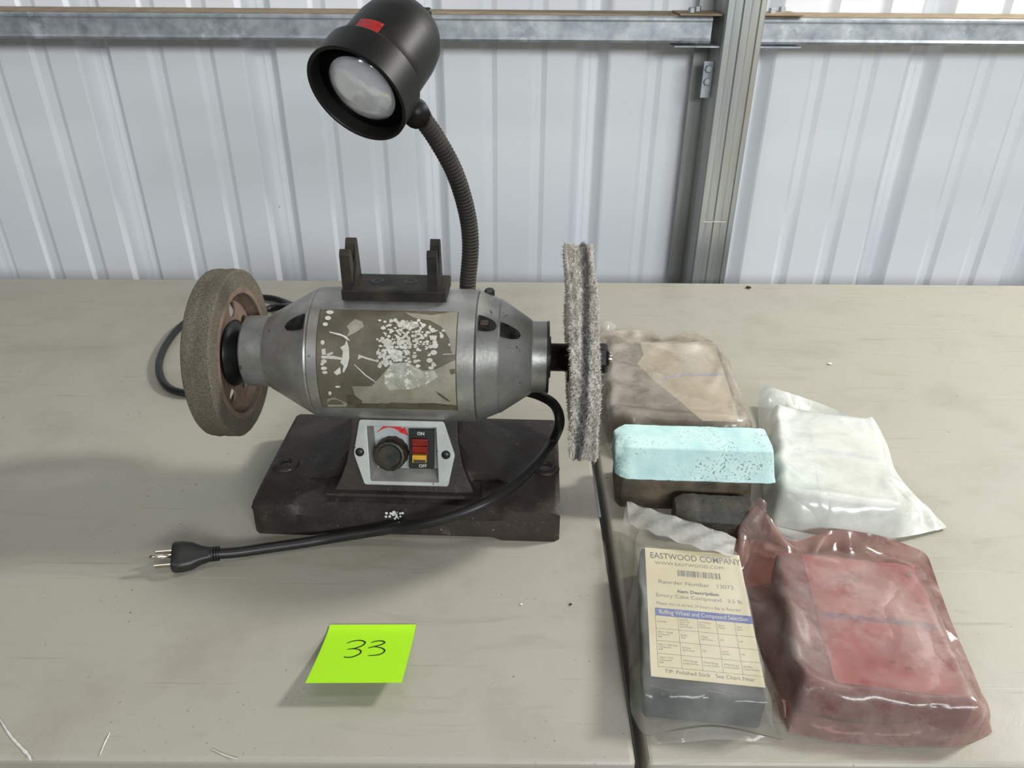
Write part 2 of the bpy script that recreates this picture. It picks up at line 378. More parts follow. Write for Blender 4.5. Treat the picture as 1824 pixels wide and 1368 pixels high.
# ================================================================== the two folding tables
def table(name, x0, x1, label):
    t = empty(name, ((x0+x1)/2, .81, -.74)); tag(t, label, 'table', 'folding tables')
    hx = (x1-x0)/2; y0, y1 = .351-.81, 1.2735-.81
    top = box('tabletop', -hx, hx, y0, y1, .696, .74, M['table'], t, bevel=.0042, seg=3)
    for sx in (-1, 1):
        for sy in (-1, 1):
            path = spline([(sx*(hx-.22), sy*.34, .70), (sx*(hx-.18), sy*.345, .35), (sx*(hx-.16), sy*.35, 0)], 6)
            vv, ff = tube(path, .014, 12); mesh('leg', vv, ff, M['leg'], t, smooth=True)
        vv, ff = tube([Vector((sx*(hx-.195), -.342, .45)), Vector((sx*(hx-.195), .342, .45))], .010, 10); mesh('leg_brace', vv, ff, M['leg'], t, smooth=True)
    return t
tl = table('folding_table', -1.74, .0935, 'off-white plastic folding table on the left carrying the bench buffer')
tr = table('folding_table', .1020, 1.93, 'off-white plastic folding table on the right carrying the bagged compounds')
# torn white gouges along the front of the left table
def gouge(pts, wd, parent):
    pts = spline([onz(*p, .0004) for p in pts], 5); V, F = [], []
    for i, p in enumerate(pts):
        d = (pts[min(i+1, len(pts)-1)]-pts[max(0, i-1)]).normalized(); s = Vector((-d.y, d.x, 0))
        k = wd*(.35+.65*math.sin(math.pi*(i+.3)/(len(pts))))*(.7+.6*random.random())
        V += [p+s*k-parent.location, p-s*k-parent.location, p+Vector((0, 0, .0007))-parent.location]
    for i in range(len(pts)-1):
        a = i*3; F += [(a, a+3, a+5, a+2), (a+1, a+2, a+5, a+4)]
    mesh('gouge', V, F, M['chip'], parent)
gouge([(0, 1282), (18, 1310), (36, 1330), (50, 1345), (55, 1356)], .0011, tl)
gouge([(178, 1345), (186, 1325), (196, 1305)], .0005, tl)
gouge([(378, 1335), (400, 1345), (424, 1352)], .0005, tl)

# ================================================================== bench buffer
G0 = Vector((-.0980, .686, .0003)); YAW = R(-1.8)
B = empty('bench_buffer', G0, YAW); tag(B, 'grey and black bench buffer with abrasive wheel, cloth wheel and gooseneck lamp', 'buffer')
BW = Matrix.Translation(G0) @ Matrix.Rotation(YAW, 4, 'Z'); BI = BW.inverted()
def L(p): return BI @ Vector(p)
AZ = .1625   # height of the spindle
MR = .0660  # motor radius

# --- cast iron base
def base():
    V, F = [], []; N = 64; hx, yb = .153, .085
    for i in range(N+1):
        x = -hx+2*hx*i/N; xc = x+.004
        k = 1/(1+math.exp((abs(xc)-.098)/.006))                  # 1 in the middle
        e = min(1, (hx-abs(x))/.006); rz = .003*(1-e)**2; e2 = .004*(1-e)**2
        foot = 0 if abs(x) > .095 else .004*min(1, (.095-abs(x))/.01)
        ft = -.089+.004+.020*k
        prof = [(-.090+e2, foot), (-.090+e2, .006+rz*0), (-.0885+.002*k+e2, .026-.005*k), (ft-.002, .034-.003*k-rz), (ft+.006, .0372-rz), (-.055, .0385-rz), (.05, .0385-rz), (yb-.007, .0378-rz), (yb-.001-e2, .033-rz), (yb-e2, .02), (yb-e2, foot)]
        V += [(x-.0065+(.003 if x > 0 else 0), y, z) for y, z in prof]
    n = len(prof)
    for i in range(N):
        for j in range(n): F.append((i*n+j, i*n+(j+1) % n, (i+1)*n+(j+1) % n, (i+1)*n+j))
    F += [tuple(range(n)), tuple(N*n+j for j in range(n))]
    return mesh('base', V, F, M['iron'], B, auto=28)
bs = base()
def pedestal():
    V, F = [], []; NZ, NA = 18, 40
    for k in range(NZ+1):
        t = k/NZ; z = .034+.085*t
        hw = .052+.024*(1-t)**2.4; yf = -.0520+.0255*t; ybk = .062-.03*(1-(1-t)**2)
        if k == 0: hw += .004; yf -= .003; ybk += .003
        for a in range(NA):
            th = 2*math.pi*a/NA; c, s = math.cos(th), math.sin(th); e = .22
            x = math.copysign(abs(c)**e, c)*hw-.0085; y = math.copysign(abs(s)**e, s)
            y = (yf+ybk)/2+y*(ybk-yf)/2; V.append((x, y, z))
    for k in range(NZ):
        for a in range(NA): F.append((k*NA+a, k*NA+(a+1) % NA, (k+1)*NA+(a+1) % NA, (k+1)*NA+a))
    F += [tuple(range(NA)), tuple(NZ*NA+a for a in range(NA))]
    return mesh('pedestal', V, F, M['iron'], B, auto=40)
pedestal()
# ledge at the foot of the pedestal, and flared side webs
v, f = boxvf(-.088, .069, -.0735, -.045, .036, .0405); mesh('pedestal_ledge', v, f, M['iron'], B, bevel=.0015)
def web(s):
    V, F = [], []; N = 14
    for i in range(N+1):
        t = i/N; x = s*(.045+.085*t)-.0065; z = .036+.062*(1-t)**2.6
        V += [(x, -.040-.01*t, z), (x, .05, z), (x, .05, .03), (x, -.040-.01*t, .03)]
    for i in range(N):
        for j in range(4): F.append((i*4+j, i*4+(j+1) % 4, (i+1)*4+(j+1) % 4, (i+1)*4+j))
    F += [(0, 1, 2, 3), tuple(N*4+j for j in range(4))]
    mesh('side_web', V, F, M['iron'], B, auto=40)
web(-1); web(1)
for px, py in ((508, 822), (972, 828)):
    p = L(onz(px, py, .043))
    v, f = lathe([(.038, .0150), (.0405, .0125), (.0418, .0095), (.0415, .0068), (.039, .0060), (.0387, 0)], 28, 'z', c=(p.x, p.y, 0))
    o = mesh('mounting_boss', v, f, M['iron'], bs, smooth=True)
    v, f = lathe([(.0387, 0), (.0387, .0055), (.0392, .0055), (.0392, 0)], 20, 'z', c=(p.x, p.y, 0)); mesh('hole_shade_disc', v, f, M['lampinner'], bs)  # black disc paints the shade down the hole; nothing is bored
# paint splash on the base front
V, F = [], []
for k in range(26):
    q = L(onz(685+random.gauss(0, 7), 912+random.gauss(0, 4), .03)); y, z = -.0885+.0045, .0285
    a, b_ = random.gauss(0, .0042), random.gauss(0, .0030); r_ = .0005+.0011*random.random(); n0 = len(V)
    cx = -.016+a; cz = .0265+b_; cy = -.0886-.0004+.33*max(0, cz-.02)
    V += [(cx+r_*math.cos(t), cy-.0002+.25*r_*math.sin(t), cz+r_*math.sin(t)) for t in [i*math.pi/3 for i in range(6)]]; F.append(tuple(range(n0, n0+6)))
mesh('paint_splash', V, F, M['print'], bs)

# --- motor
XL, XR = -.0925, .0645
prof = [(XL, 0), (XL, MR-.0012), (XL+.0012, MR), (XL+.012, MR+.0003), (XR-.0002, MR+.0003), (XR, MR-.0012), (XR, 0)]
v, f = lathe(prof, 72, 'x', c=(0, 0, AZ)); motor = mesh('motor_housing', v, f, M['alu'], B, auto=30); motor['label'] = 'grey cast motor drum'
prof = [(XL-.0004, 0), (XL-.0004, MR-.0016), (XL-.002, MR-.0008), (-.1400, .0395), (-.1435, .0368), (-.1450, .0362), (-.1660, .0357), (-.1676, .0345), (-.1676, .0)]
v, f = lathe(prof, 64, 'x', c=(0, 0, AZ)); bell_l = mesh('end_bell', v, f, M['alu'], B, auto=22)
prof = [(XR+.0004, 0), (XR+.0004, MR-.0014), (XR+.0018, MR-.0004), (XR+.021, .0575), (XR+.0215, .0568), (XR+.0222, .0568), (XR+.0228, .0572), (.1155, .0385), (.1178, .0362), (.1195, .0357), (.1322, .0357), (.1334, .0345), (.1334, 0)]
v, f = lathe(prof, 64, 'x', c=(0, 0, AZ)); bell_r = mesh('end_bell', v, f, M['alu_dark'], B, auto=22)
v, f = lathe([(.1325, 0), (.1325, .0363), (.1348, .0363), (.1348, 0)], 48, 'x', c=(0, 0, AZ)); mesh('cap_edge', v, f, M['black'], bell_r)
v, f = lathe([(.1345, 0), (.1345, .021), (.1365, .021), (.1365, 0)], 32, 'x', c=(0, 0, AZ)); mesh('bearing_cover', v, f, M['black'], bell_r)
# bolt pockets as patches on the bells, shade put into their colour; one bolt head
def scoop(parent, x0, x1, r0, r1, ang, hw, bolt, m):
    """a dark patch laid just over the cone, standing for a shaded pocket, between x0 (radius r0) and x1 (radius r1) at angle ang (0 = towards camera, + = up)"""
    V, F = [], []; N, K = 10, 8
    for i in range(N+1):
        t = i/N; x = x0+(x1-x0)*t; r = r0+(r1-r0)*t
        w_ = hw*math.sqrt(max(0, 1-t**2.2))+.0002; dp = .006*(1-t**1.5)
        for k in range(K+1):
            s = -1+2*k/K; a = ang+s*w_/r; rr = r+.0010
            V.append((x, -rr*math.cos(a), AZ+rr*math.sin(a)))
    n = K+1
    for i in range(N):
        for k in range(K): F.append((i*n+k, i*n+k+1, (i+1)*n+k+1, (i+1)*n+k))
    o = mesh('pocket_shade_patch', V, F, m, parent, smooth=True)
    if bolt:
        r = r0+(r1-r0)*.35+.001; x = x0+(x1-x0)*.35
        v, f = lathe([(-.004, 0), (-.004, .0034), (.0035, .0034), (.0035, 0)], 6, 'x'); Mx = Matrix.Translation((x, -r*math.cos(ang), AZ+r*math.sin(ang)))
        mesh('bolt', [Mx @ Vector(p) for p in v], f, M['steel'], parent)
pocket = mottled('pocket_shade', (24, 24, 23), (70, 70, 66), 70, .3, .6)  # dark tone stands for the shade inside the pockets
scoop(bell_l, XL-.003, -.117, .0651, .0528, R(54), .0078, False, pocket)
scoop(bell_r, XR+.003, XR+.0200, .0650, .0583, R(56), .0080, True, pocket)
scoop(bell_r, XR+.0235, XR+.0425, .0570, .0442, R(54), .0074, False, pocket)
hexbolt(bell_r, XR+.010, .022, AZ+.052, .005, .011, 'z', M['black'])
# --- worn foil nameplate on the drum: where sight lines meet the drum
def drum(px, py, lift=.0):
    o = L(CAMP); d = (L(CAMP+ray(px, py))-o); rr = MR+.0003+lift
    a = d.y**2+d.z**2; b_ = 2*(o.y*d.y+(o.z-AZ)*d.z); c = o.y**2+(o.z-AZ)**2-rr*rr
    t = (-b_-math.sqrt(max(0, b_*b_-4*a*c)))/(2*a); p = o+d*t; return p.x, math.atan2(p.z-AZ, -p.y)
def on_drum(x, a, lift): rr = MR+.0003+lift; return (x, -rr*math.cos(a), AZ+rr*math.sin(a))
x0, a1 = drum(572, 552); x1, _ = drum(816, 552); _, a0 = drum(700, 727)
def drum_patch(name, x0, x1, a0, a1, lift, m, parent, nx=2, na=24):
    V = [on_drum(x0+(x1-x0)*i/nx, a0+(a1-a0)*j/na, lift) for i in range(nx+1) for j in range(na+1)]
    F = [(i*(na+1)+j, (i+1)*(na+1)+j, (i+1)*(na+1)+j+1, i*(na+1)+j+1) for i in range(nx) for j in range(na)]
    return mesh(name, V, F, m, parent, smooth=True)
nmat = NT('worn_nameplate'); f_ = nmat.step(nmat.noise(40, 5, .6), .35, .65); c_ = nmat.mix(f_, srgb(84, 80, 64), srgb(104, 98, 80))
c_ = nmat.mix(nmat.step(nmat.noise(120, 5, .7), .6, .72, 0, .5), c_, srgb(128, 120, 100)); nmat.p(color=c_, rough=.5, metal=.15)
drum_patch('nameplate_border', x0-.0008, x1+.0008, a0-.010, a1+.010, .0003, mottled('nameplate_edge', (44, 42, 38), (70, 66, 56), 60, .6), motor)
plate = drum_patch('nameplate', x0, x1, a0, a1, .0005, nmat.m, motor); plate['label'] = 'worn olive-grey nameplate with flaking film'
film_b = mottled('nameplate_beige', (128, 124, 106), (156, 152, 136), 40, .55, .1); film_w = mottled('nameplate_flake', (176, 172, 158), (206, 204, 194), 90, .5)
film_g = mottled('nameplate_haze', (146, 143, 130), (178, 176, 164), 90, .5, spots=((212, 208, 196), 210, .56))
def flakes(name, polys, lift, m):
    V, F = [], []
    for poly in polys:
        b = bmesh.new()
        vs = [b.verts.new((x, y, 0)) for x, y in poly]; E = [b.edges.new((vs[i], vs[(i+1) % len(vs)])) for i in range(len(vs))]
        bmesh.ops.triangle_fill(b, use_beauty=True, edges=E); 
        if len(poly) < 40 and max(p[1] for p in poly)-min(p[1] for p in poly) > 100: bmesh.ops.subdivide_edges(b, edges=b.edges, cuts=5, use_grid_fill=True)
        bmesh.ops.triangulate(b, faces=b.faces); b.verts.index_update(); n0 = len(V)
        for q in b.verts:
            x, a = drum(540+q.co.x*.1645, 540+q.co.y*.1645, lift); V.append(on_drum(min(x1, max(x0, x)), min(a1, max(a0, a)), lift))
        F += [tuple(n0+q.index for q in fc.verts) for fc in b.faces]; b.free()
    return mesh(name, V, F, m, plate)
flakes('peeled_film', [
    [(530, 900), (740, 900), (860, 770), (960, 650), (1130, 640), (1300, 730), (1440, 715), (1590, 640), (1680, 600), (1690, 760), (1700, 1110), (1400, 1080), (1100, 1090), (900, 1085), (640, 1085), (560, 1000)],
    [(1100, 100), (1400, 130), (1680, 80), (1675, 420), (1640, 560), (1600, 520), (1580, 380), (1500, 260), (1380, 190), (1200, 160)],
    [(260, 1040), (330, 1020), (480, 1085), (470, 1120), (270, 1120)],
    [(470, 250), (560, 170), (640, 200), (660, 255), (560, 320), (470, 365), (500, 300)]], .0007, film_b)
flakes('hazy_film', [[(880, 770), (960, 655), (1120, 645), (1300, 745), (1420, 730), (1460, 800), (1330, 880), (1180, 930), (930, 940), (880, 860)],
                     [(830, 370), (900, 390), (960, 480), (1060, 520), (1080, 600), (980, 640), (900, 500)], [(1000, 200), (1240, 200), (1260, 250), (1150, 290), (1020, 250)]], .0009, film_g)
W_ = [[(280, 305), (400, 330), (470, 360), (510, 410), (480, 400), (430, 360), (290, 320)], [(470, 400), (495, 480), (500, 590), (480, 680), (440, 755), (425, 740), (440, 680), (400, 640), (420, 600), (430, 520), (400, 480), (450, 450)],
      [(195, 570), (330, 570), (420, 590), (420, 615), (330, 605), (200, 598)], [(600, 555), (700, 590), (820, 625), (810, 640), (700, 612), (640, 590), (590, 610)], [(555, 660), (680, 775), (800, 860), (790, 865), (670, 785), (552, 668)],
      [(1510, 550), (1640, 545), (1640, 553), (1510, 558)], [(200, 500), (240, 490), (250, 560), (205, 560)], [(250, 550), (320, 525), (325, 550), (265, 575)], [(330, 750), (400, 690), (410, 760), (360, 780)], [(1350, 260), (1420, 270), (1440, 310), (1390, 320)], [(1365, 350), (1450, 350), (1440, 400), (1380, 400)]]
for k in range(460):
    x = random.gauss(1060, 200) if k < 370 else random.gauss(880, 60); y = random.gauss(400, 150) if k < 370 else random.gauss(620, 90)
    if not (800 < x < 1540 and 180 < y < 700) or (y > 640 and 960 < x < 1250): continue
    rx = abs(random.gauss(11, 6))+4; ry = rx*(.5+.5*random.random()); W_.append([(x+rx*math.cos(t*math.pi/4), y+ry*math.sin(t*math.pi/4)) for t in range(8)])
for x, y, rx, ry in ((1430, 460, 34, 32), (1415, 535, 36, 28), (1370, 620, 34, 26), (1410, 665, 22, 28), (1215, 630, 24, 20), (1140, 600, 18, 14), (1045, 380, 18, 14), (1240, 680, 22, 20), (1385, 700, 30, 18), (240, 228, 30, 20), (210, 425, 22, 26),
                     (225, 630, 32, 24), (225, 705, 34, 20), (205, 660, 20, 16), (270, 160, 34, 24), (290, 98, 42, 22), (235, 750, 30, 18), (290, 975, 18, 22), (375, 905, 30, 12), (1580, 450, 12, 14), (1500, 355, 22, 26)):
    W_.append([(x+rx*math.cos(t*math.pi/5), y+ry*math.sin(t*math.pi/5)) for t in range(10)])
flakes('white_flakes', W_, .0011, film_w)
flakes('dark_scabs', [[(470, 1000), (560, 1000), (640, 1060), (640, 1085), (480, 1100)], [(570, 1100), (720, 1090), (770, 1115), (700, 1130), (570, 1130)], [(780, 1110), (850, 1078), (905, 1115), (890, 1130), (790, 1130)],
                      [(940, 1075), (1130, 1085), (1380, 1090), (1700, 1120), (1700, 1130), (940, 1130)], [(1430, 950), (1500, 990), (1600, 1070), (1560, 1060), (1470, 1000)], [(1580, 720), (1640, 710), (1645, 760), (1600, 775)]], .0010, mottled('nameplate_scab', (70, 66, 52), (92, 84, 66), 60, .6))

# --- tool-rest bracket on the drum
br = box('top_bracket', -.0625, .0365, -.0205, .0225, .2285, .2395, M['bracket'], B, bevel=.0012)
def fork(x0, x1):
    def tine(c, h): return [(c-.0062, .0), (c-.0055, h-.005), (c-.0035, h-.0008), (c, h), (c+.0035, h-.0008), (c+.0055, h-.005), (c+.0062, .0)]
    out = [(-.0195, 0), (-.0185, .034), (-.0165, .0375), (-.0135, .0385), (-.0105, .0375), (-.0085, .034), (-.0070, .016), (-.001, .012), (.0055, .016), (.0075, .036), (.0095, .0395), (.0125, .0405), (.0155, .0395), (.0175, .036), (.0215, 0)]
    v = [(x, y, .239+z) for x in (x0, x1) for y, z in out]; n = len(out)
    f = [tuple(range(n)), tuple(range(n, 2*n))]+[(i, (i+1) % n, n+(i+1) % n, n+i) for i in range(n)]
    b = bmesh.new(); vs = [b.verts.new(p) for p in v]
    for q in f: b.faces.new([vs[i] for i in q])
    bmesh.ops.triangulate(b, faces=[q for q in b.faces if len(q.verts) > 4])
    return bm_obj('fork', b, M['bracket'], br)
fork(-.0610, -.0515); fork(.0195, .0285)
for x in (-.0325, .000):
    v, f = lathe([(.2392, .0068), (.2398, .0062), (.2398, .0042), (.2393, .0036), (.2393, 0)], 20, 'z', c=(x, .004, 0)); o = mesh('screw', v, f, M['black'], br, smooth=True)

# --- spindle and wheels
v, f = lathe([(-.215, 0), (-.215, .0075), (.195, .0075), (.195, 0)], 20, 'x', c=(0, 0, AZ)); mesh('spindle', v, f, M['steel'], B, auto=30)
v, f = lathe([(.1340, 0), (.1340, .0105), (.1380, .0105), (.1380, 0)], 24, 'x', c=(0, 0, AZ)); mesh('spindle_collar', v, f, M['steel'], B, auto=30)
pr = [(.1365, 0), (.1365, .0138)]+[(.1370+.0009*i+(.00045 if i % 2 else 0), .0143-(.0005 if i % 2 else 0)) for i in range(18)]+[(.1535, .0138), (.1535, 0)]
v, f = lathe(pr, 28, 'x', c=(0, 0, AZ)); mesh('threaded_sleeve', v, f, M['steel'], B, auto=40)
v, f = lathe([(.1530, 0), (.1530, .024), (.1550, .025), (.1550, 0)], 32, 'x', c=(0, 0, AZ)); mesh('wheel_flange', v, f, M['black'], B)
v, f = lathe([(.1780, 0), (.1780, .0135), (.1795, .0152), (.1910, .0152), (.1935, .0138), (.1935, 0)], 6, 'x', c=(0, 0, AZ)); mesh('hex_nut', v, f, M['nut'], B, bevel=.0006)
v, f = lathe([(.1930, 0), (.1930, .0066), (.1972, .0066), (.1982, .0055), (.1982, 0)], 20, 'x', c=(0, 0, AZ)); mesh('spindle_tip', v, f, M['chrome'], B, auto=30)
# abrasive wheel
def abr_wob(a, r, t):
    return r+(.0002*math.sin(7*t+a*300)+random.uniform(-.0002, .0002) if r > .07 else 0)
WR, WX0, WX1 = .0845, -.2040, -.1770
prof = [(WX1, .0605), (WX1+.0002, .074), (WX1, .0824), (WX1-.0014, WR-.0003), (WX1-.004, WR), (WX1-.010, WR+.0002), (WX1-.014, WR-.0006), (WX1-.0145, WR-.0006), (WX1-.020, WR+.0002), (WX0+.0014, WR-.0004), (WX0, .0824), (WX0, .070), (WX0, .0605)]
v, f = lathe(prof, 120, 'x', closed=True, c=(0, 0, AZ), wob=abr_wob); aw = mesh('abrasive_wheel', v, f, M['abrasive'], B, auto=26); aw.location = (.002, 0, -.003); aw['label'] = 'brown-grey abrasive rim wheel'
Mx = Matrix.Translation((WX1-.0135, 0, AZ)) @ Matrix.Rotation(R(90), 4, 'Y') @ Matrix.Rotation(R(-90), 4, 'Z')
b = plate_with_holes(circle(0, 0, .0625, 64), [circle(.044*math.cos(k*math.pi/4+.35), .044*math.sin(k*math.pi/4+.35), .0080, 18) for k in range(8)]+[circle(0, 0, .007, 16)], .0022, Mx)
bm_obj('wheel_web', b, M['brown'], aw)
v, f = lathe([(WX1-.016, .0580), (WX1-.001, .0612), (WX1+.0005, .0612), (WX1+.0005, .0665), (WX1-.003, .0665), (WX1-.016, .0625)], 64, 'x', closed=True, c=(0, 0, AZ)); mesh('rim_band', v, f, M['brown'], aw, auto=35)
v, f = lathe([(WX1-.011, 0), (WX1-.011, .0325), (WX1-.008, .0340), (WX1-.0055, .0325), (WX1-.001, .026), (WX1+.004, .0225), (WX1+.0045, 0)], 48, 'x', c=(0, 0, AZ)); mesh('hub_flange', v, f, M['blackgloss'], aw, auto=40)
v, f = lathe([(WX1+.004, 0), (WX1+.004, .0150), (WX1+.010, .0150), (WX1+.010, 0)], 32, 'x', c=(0, 0, AZ)); mesh('hub_collar', v, f, M['brass'], aw, auto=40)
# cloth buffing wheel: stitched plies and their frayed nap
def mat_buff(name, rough):
    n = NT(name); x = n.xyz(); f = n.step(n.noise(160, 4, .7), .3, .7); c = n.mix(f, srgb(198, 192, 180), srgb(242, 238, 228))
    d = n.math('ABSOLUTE', n.math('ADD', x[0], .0018)); g = n.step(n.math('ADD', d, n.step(n.noise(90, 3), 0, 1, -.002, .002)), .0022, .0058, .95, 0)
    c = n.mix(g, c, n.mix(f, srgb(88, 87, 87), srgb(130, 128, 126))); n.p(color=c, rough=rough, spec=.05, sheen=.2); n.bump(n.noise(600, 3, .7), .002, .8); return n.m
buffm = mat_buff('buff_cotton', .95)
BR = .1065; bx = .1660
def buffr(x, t):
    ply = .0016*math.cos(2*math.pi*(x+.014)/.0093+.7*math.sin(2*t))*(.55+.45*math.sin(4*t+x*300))
    return BR-.0032+ply+.0013*math.sin(5*t+1)+.0011*math.sin(13*t+x*200)+.0008*math.sin(31*t-x*400)+.0012*math.sin(47*t+x*900)*math.sin(9*t)+.0010*math.sin(83*t-x*1500)
def sway(t, r): return -.0075*math.sin(t)*(r/BR)+.0012*math.sin(3*t)*(r/BR)**2+.0008*math.sin(7*t+1)*(r/BR)**2
V, F = [], []; NT_, NX = 180, 24
cols = [(-.0125, .02), (-.0130, .06), (-.0140, .085)]+[(-.0138+.0276*j/NX, None) for j in range(NX+1)]+[(.0140, .085), (.0130, .06), (.0125, .02)]
for i in range(NT_):
    t = 2*math.pi*i/NT_
    for x, r in cols:
        if r is None: r = buffr(x, t)-.004*max(0, abs(x)/.0138-.8)*5*.2
        V.append((x+sway(t, r), -r*math.cos(t), r*math.sin(t)))
n_ = len(cols)
for i in range(NT_):
    for j in range(n_-1): F.append((i*n_+j, ((i+1) % NT_)*n_+j, ((i+1) % NT_)*n_+j+1, i*n_+j+1))
bw = mesh('cloth_wheel', V, F, buffm, B, smooth=True); bw.location = (bx, 0, AZ+.0065); bw.scale = (.84, 1, 1); bw['label'] = 'frayed grey-white cloth buffing wheel'
V, F = [], []
for k in range(34000):
    t = random.uniform(0, 2*math.pi); side = random.random()
    if side < .80:
        x = random.uniform(-.0142, .0142); r = buffr(x, t); dr = Vector((random.gauss(x*28, .4), 1, random.gauss(0, .45)))
    else:
        s = random.choice((-1, 1)); x = s*.0138; r = BR-abs(random.gauss(0, .012)); dr = Vector((s*1.0, random.gauss(.6, .5), random.gauss(0, .5)))
    dr.normalize(); ln = random.uniform(.0018, .0046)*(1.7 if random.random() < .06 else 1); wd = random.uniform(.00028, .00065)
    c, s_ = math.cos(t), math.sin(t); er = Vector((0, -c, s_)); et = Vector((0, s_, c)); p = Vector((x+sway(t, r), 0, 0))+er*(r-.0008)
    d = Vector((dr.x, 0, 0))+er*dr.y+et*dr.z; q = p+d*ln; sd = d.cross(Vector((random.random(), random.random(), random.random()))).normalized()*wd; n0 = len(V)
    mid = (p+q)/2+Vector((random.gauss(0, .0004), random.gauss(0, .0004), random.gauss(0, .0004)))
    V += [p+sd, p-sd, mid+sd*.8, mid-sd*.8, q]; F += [(n0, n0+1, n0+3, n0+2), (n0+2, n0+3, n0+4)]
me = bpy.data.meshes.new('frayed_nap'); me.from_pydata([tuple(p) for p in V], [], F); o = fin('frayed_nap', me, buffm, bw); o['kind'] = 'stuff'

# --- control panel on the pedestal front
pb = L(ony(722, 863, .6225)); pt = L(ony(722, 749, .6445)); up = (pt-pb); up.x = 0; PHH = up.length; up.normalize(); xa = Vector((1, 0, 0)); na = xa.cross(up)   # na faces the camera
PX = Matrix(((xa.x, up.x, na.x, pb.x-.0005), (xa.y, up.y, na.y, pb.y), (xa.z, up.z, na.z, pb.z), (0, 0, 0, 1)))
kx, ky = .1015/1405, PHH/872
def pc(x, y): return ((x-882)*kx, (1020-y)*ky)
outer = [pc(*q) for q in ((265, 150), (300, 140), (1410, 140), (1440, 160), (1583, 575), (1583, 610), (1500, 1000), (1475, 1020), (345, 1020), (318, 1000), (184, 610), (184, 570))]
win = [pc(*q) for q in ((370, 225), (1327, 225), (1362, 968), (412, 968))]
face = [(-.072, -.0085), (.071, -.0085), (.064, .006), (.058, .022), (.054, .045), (.053, PHH+.006), (-.054, PHH+.006), (-.055, .045), (-.059, .022), (-.065, .006)]
bm_obj('pedestal_face', plate_with_holes(face, [win], -.0135, PX), M['iron'], B, bevel=.0012)
cp = bm_obj('control_panel', plate_with_holes(outer, [win], .0035, PX), M['white_enamel'], B, bevel=.0008); cp['label'] = 'white control plate with knob and switch'
fl = [pc(*q) for q in ((425, 228), (1318, 228), (1352, 822), (480, 832))]; D0 = -.009
V = [PX @ Vector((x, y, .0030)) for x, y in win]+[PX @ Vector((x, y, D0)) for x, y in fl]
mesh('recess_wall', V, [(i, (i+1) % 4, 4+(i+1) % 4, 4+i) for i in range(4)], M['recess_wall'], cp)
v, f = prism(fl, -.0008, PX @ Matrix.Translation((0, 0, D0))); mesh('recess_floor', v, f, M['recess'], cp)
# red arrow curving towards ON
arc = []
def arcp(t, r): a = R(158)-t*R(104); return pc(690+r*math.cos(a), 640-r*.98*math.sin(a))
N = 18; A = [arcp(i/N, 400-0*i) for i in range(N+1)]; Bq = [arcp(i/N, 400-8-62*math.sin(min(1, i/N*1.15)*math.pi/2)) for i in range(N+1)]
A = [pc(475+ (860-475)*s, 365-150*math.sin(math.pi*(.04+.80*s))**.9+18*s) for s in [i/N for i in range(N+1)]]
Bq = [pc(475+(800-475)*s, 367-102*math.sin(math.pi*(.04+.80*s))**.9*(1 if s > 0 else 1)+20*s) for s in [i/N for i in range(N+1)]]
V = [PX @ Vector((x, y, D0+.0004)) for x, y in A]+[PX @ Vector((x, y, D0+.0004)) for x, y in Bq]; F = [(i, i+1, N+2+i, N+1+i) for i in range(N)]
n0 = len(V); V += [PX @ Vector((*pc(*q), D0+.0004)) for q in ((870, 262), (918, 382), (788, 338))]; F.append((n0, n0+1, n0+2)); mesh('red_arrow', V, F, M['red'], cp)
# knob
kc = pc(688, 612); Mk = PX @ Matrix.Translation((kc[0], kc[1], 0))
def flute(a, r, t): return 1.06*r*(1+(.018*math.cos(14*t) if r > .012 else 0))
v, f = lathe([(D0, 0), (D0, .0160), (D0+.014, .0150), (D0+.0165, .0138), (D0+.0170, .0120), (D0+.0150, .0100), (D0+.0150, 0)], 96, 'z', wob=flute)
mesh('knob', [Mk @ Vector(p) for p in v], f, M['knob'], cp, auto=35)
# rocker switch
def pbox(name, q0, q1, z0, z1, m, bevel=.0005, tilt=0):
    (xa_, ya_), (xb_, yb_) = pc(*q0), pc(*q1); v, f = boxvf(min(xa_, xb_), max(xa_, xb_), min(ya_, yb_), max(ya_, yb_), z0, z1)
    if tilt: v = [(x, y, z+(tilt if (y > (ya_+yb_)/2 and z > z0+1e-6) else 0)) for x, y, z in v]
    return mesh(name, [PX @ Vector(p) for p in v], f, m, cp, bevel=bevel)
pbox('switch_housing', (938, 275), (1285, 808), D0, D0+.0065, M['black'])
pbox('rocker', (985, 385), (1215, 490), D0+.006, D0+.0105, M['rocker'], .001, tilt=.002)
pbox('rocker', (985, 490), (1215, 590), D0+.006, D0+.0095, M['rocker'], .001, tilt=.0022)
pbox('safety_key', (995, 600), (1192, 705), D0+.006, D0+.013, M['key'], .0006)
pbox('key_slot', (1015, 660), (1180, 700), D0+.0129, D0+.0132, M['knob'], 0)
text('on_print', 'ON', .0046, M['print'], cp, PX @ Matrix.Translation((*pc(1105, 330), D0+.0067)), bold=.00012)
text('off_print', 'OFF', .0046, M['print'], cp, PX @ Matrix.Translation((*pc(1130, 770), D0+.0067)), bold=.00005)
for q in ((268, 577), (1464, 585)):
    c = pc(*q); v, f = lathe([(.0030, 0), (.0030, .0046), (.0045, .0043), (.0056, .0028), (.0058, 0)], 20, 'z'); o = mesh('screw', [PX @ (Vector(p)+Vector((*c, 0))) for p in v], f, M['black'], cp, smooth=True)

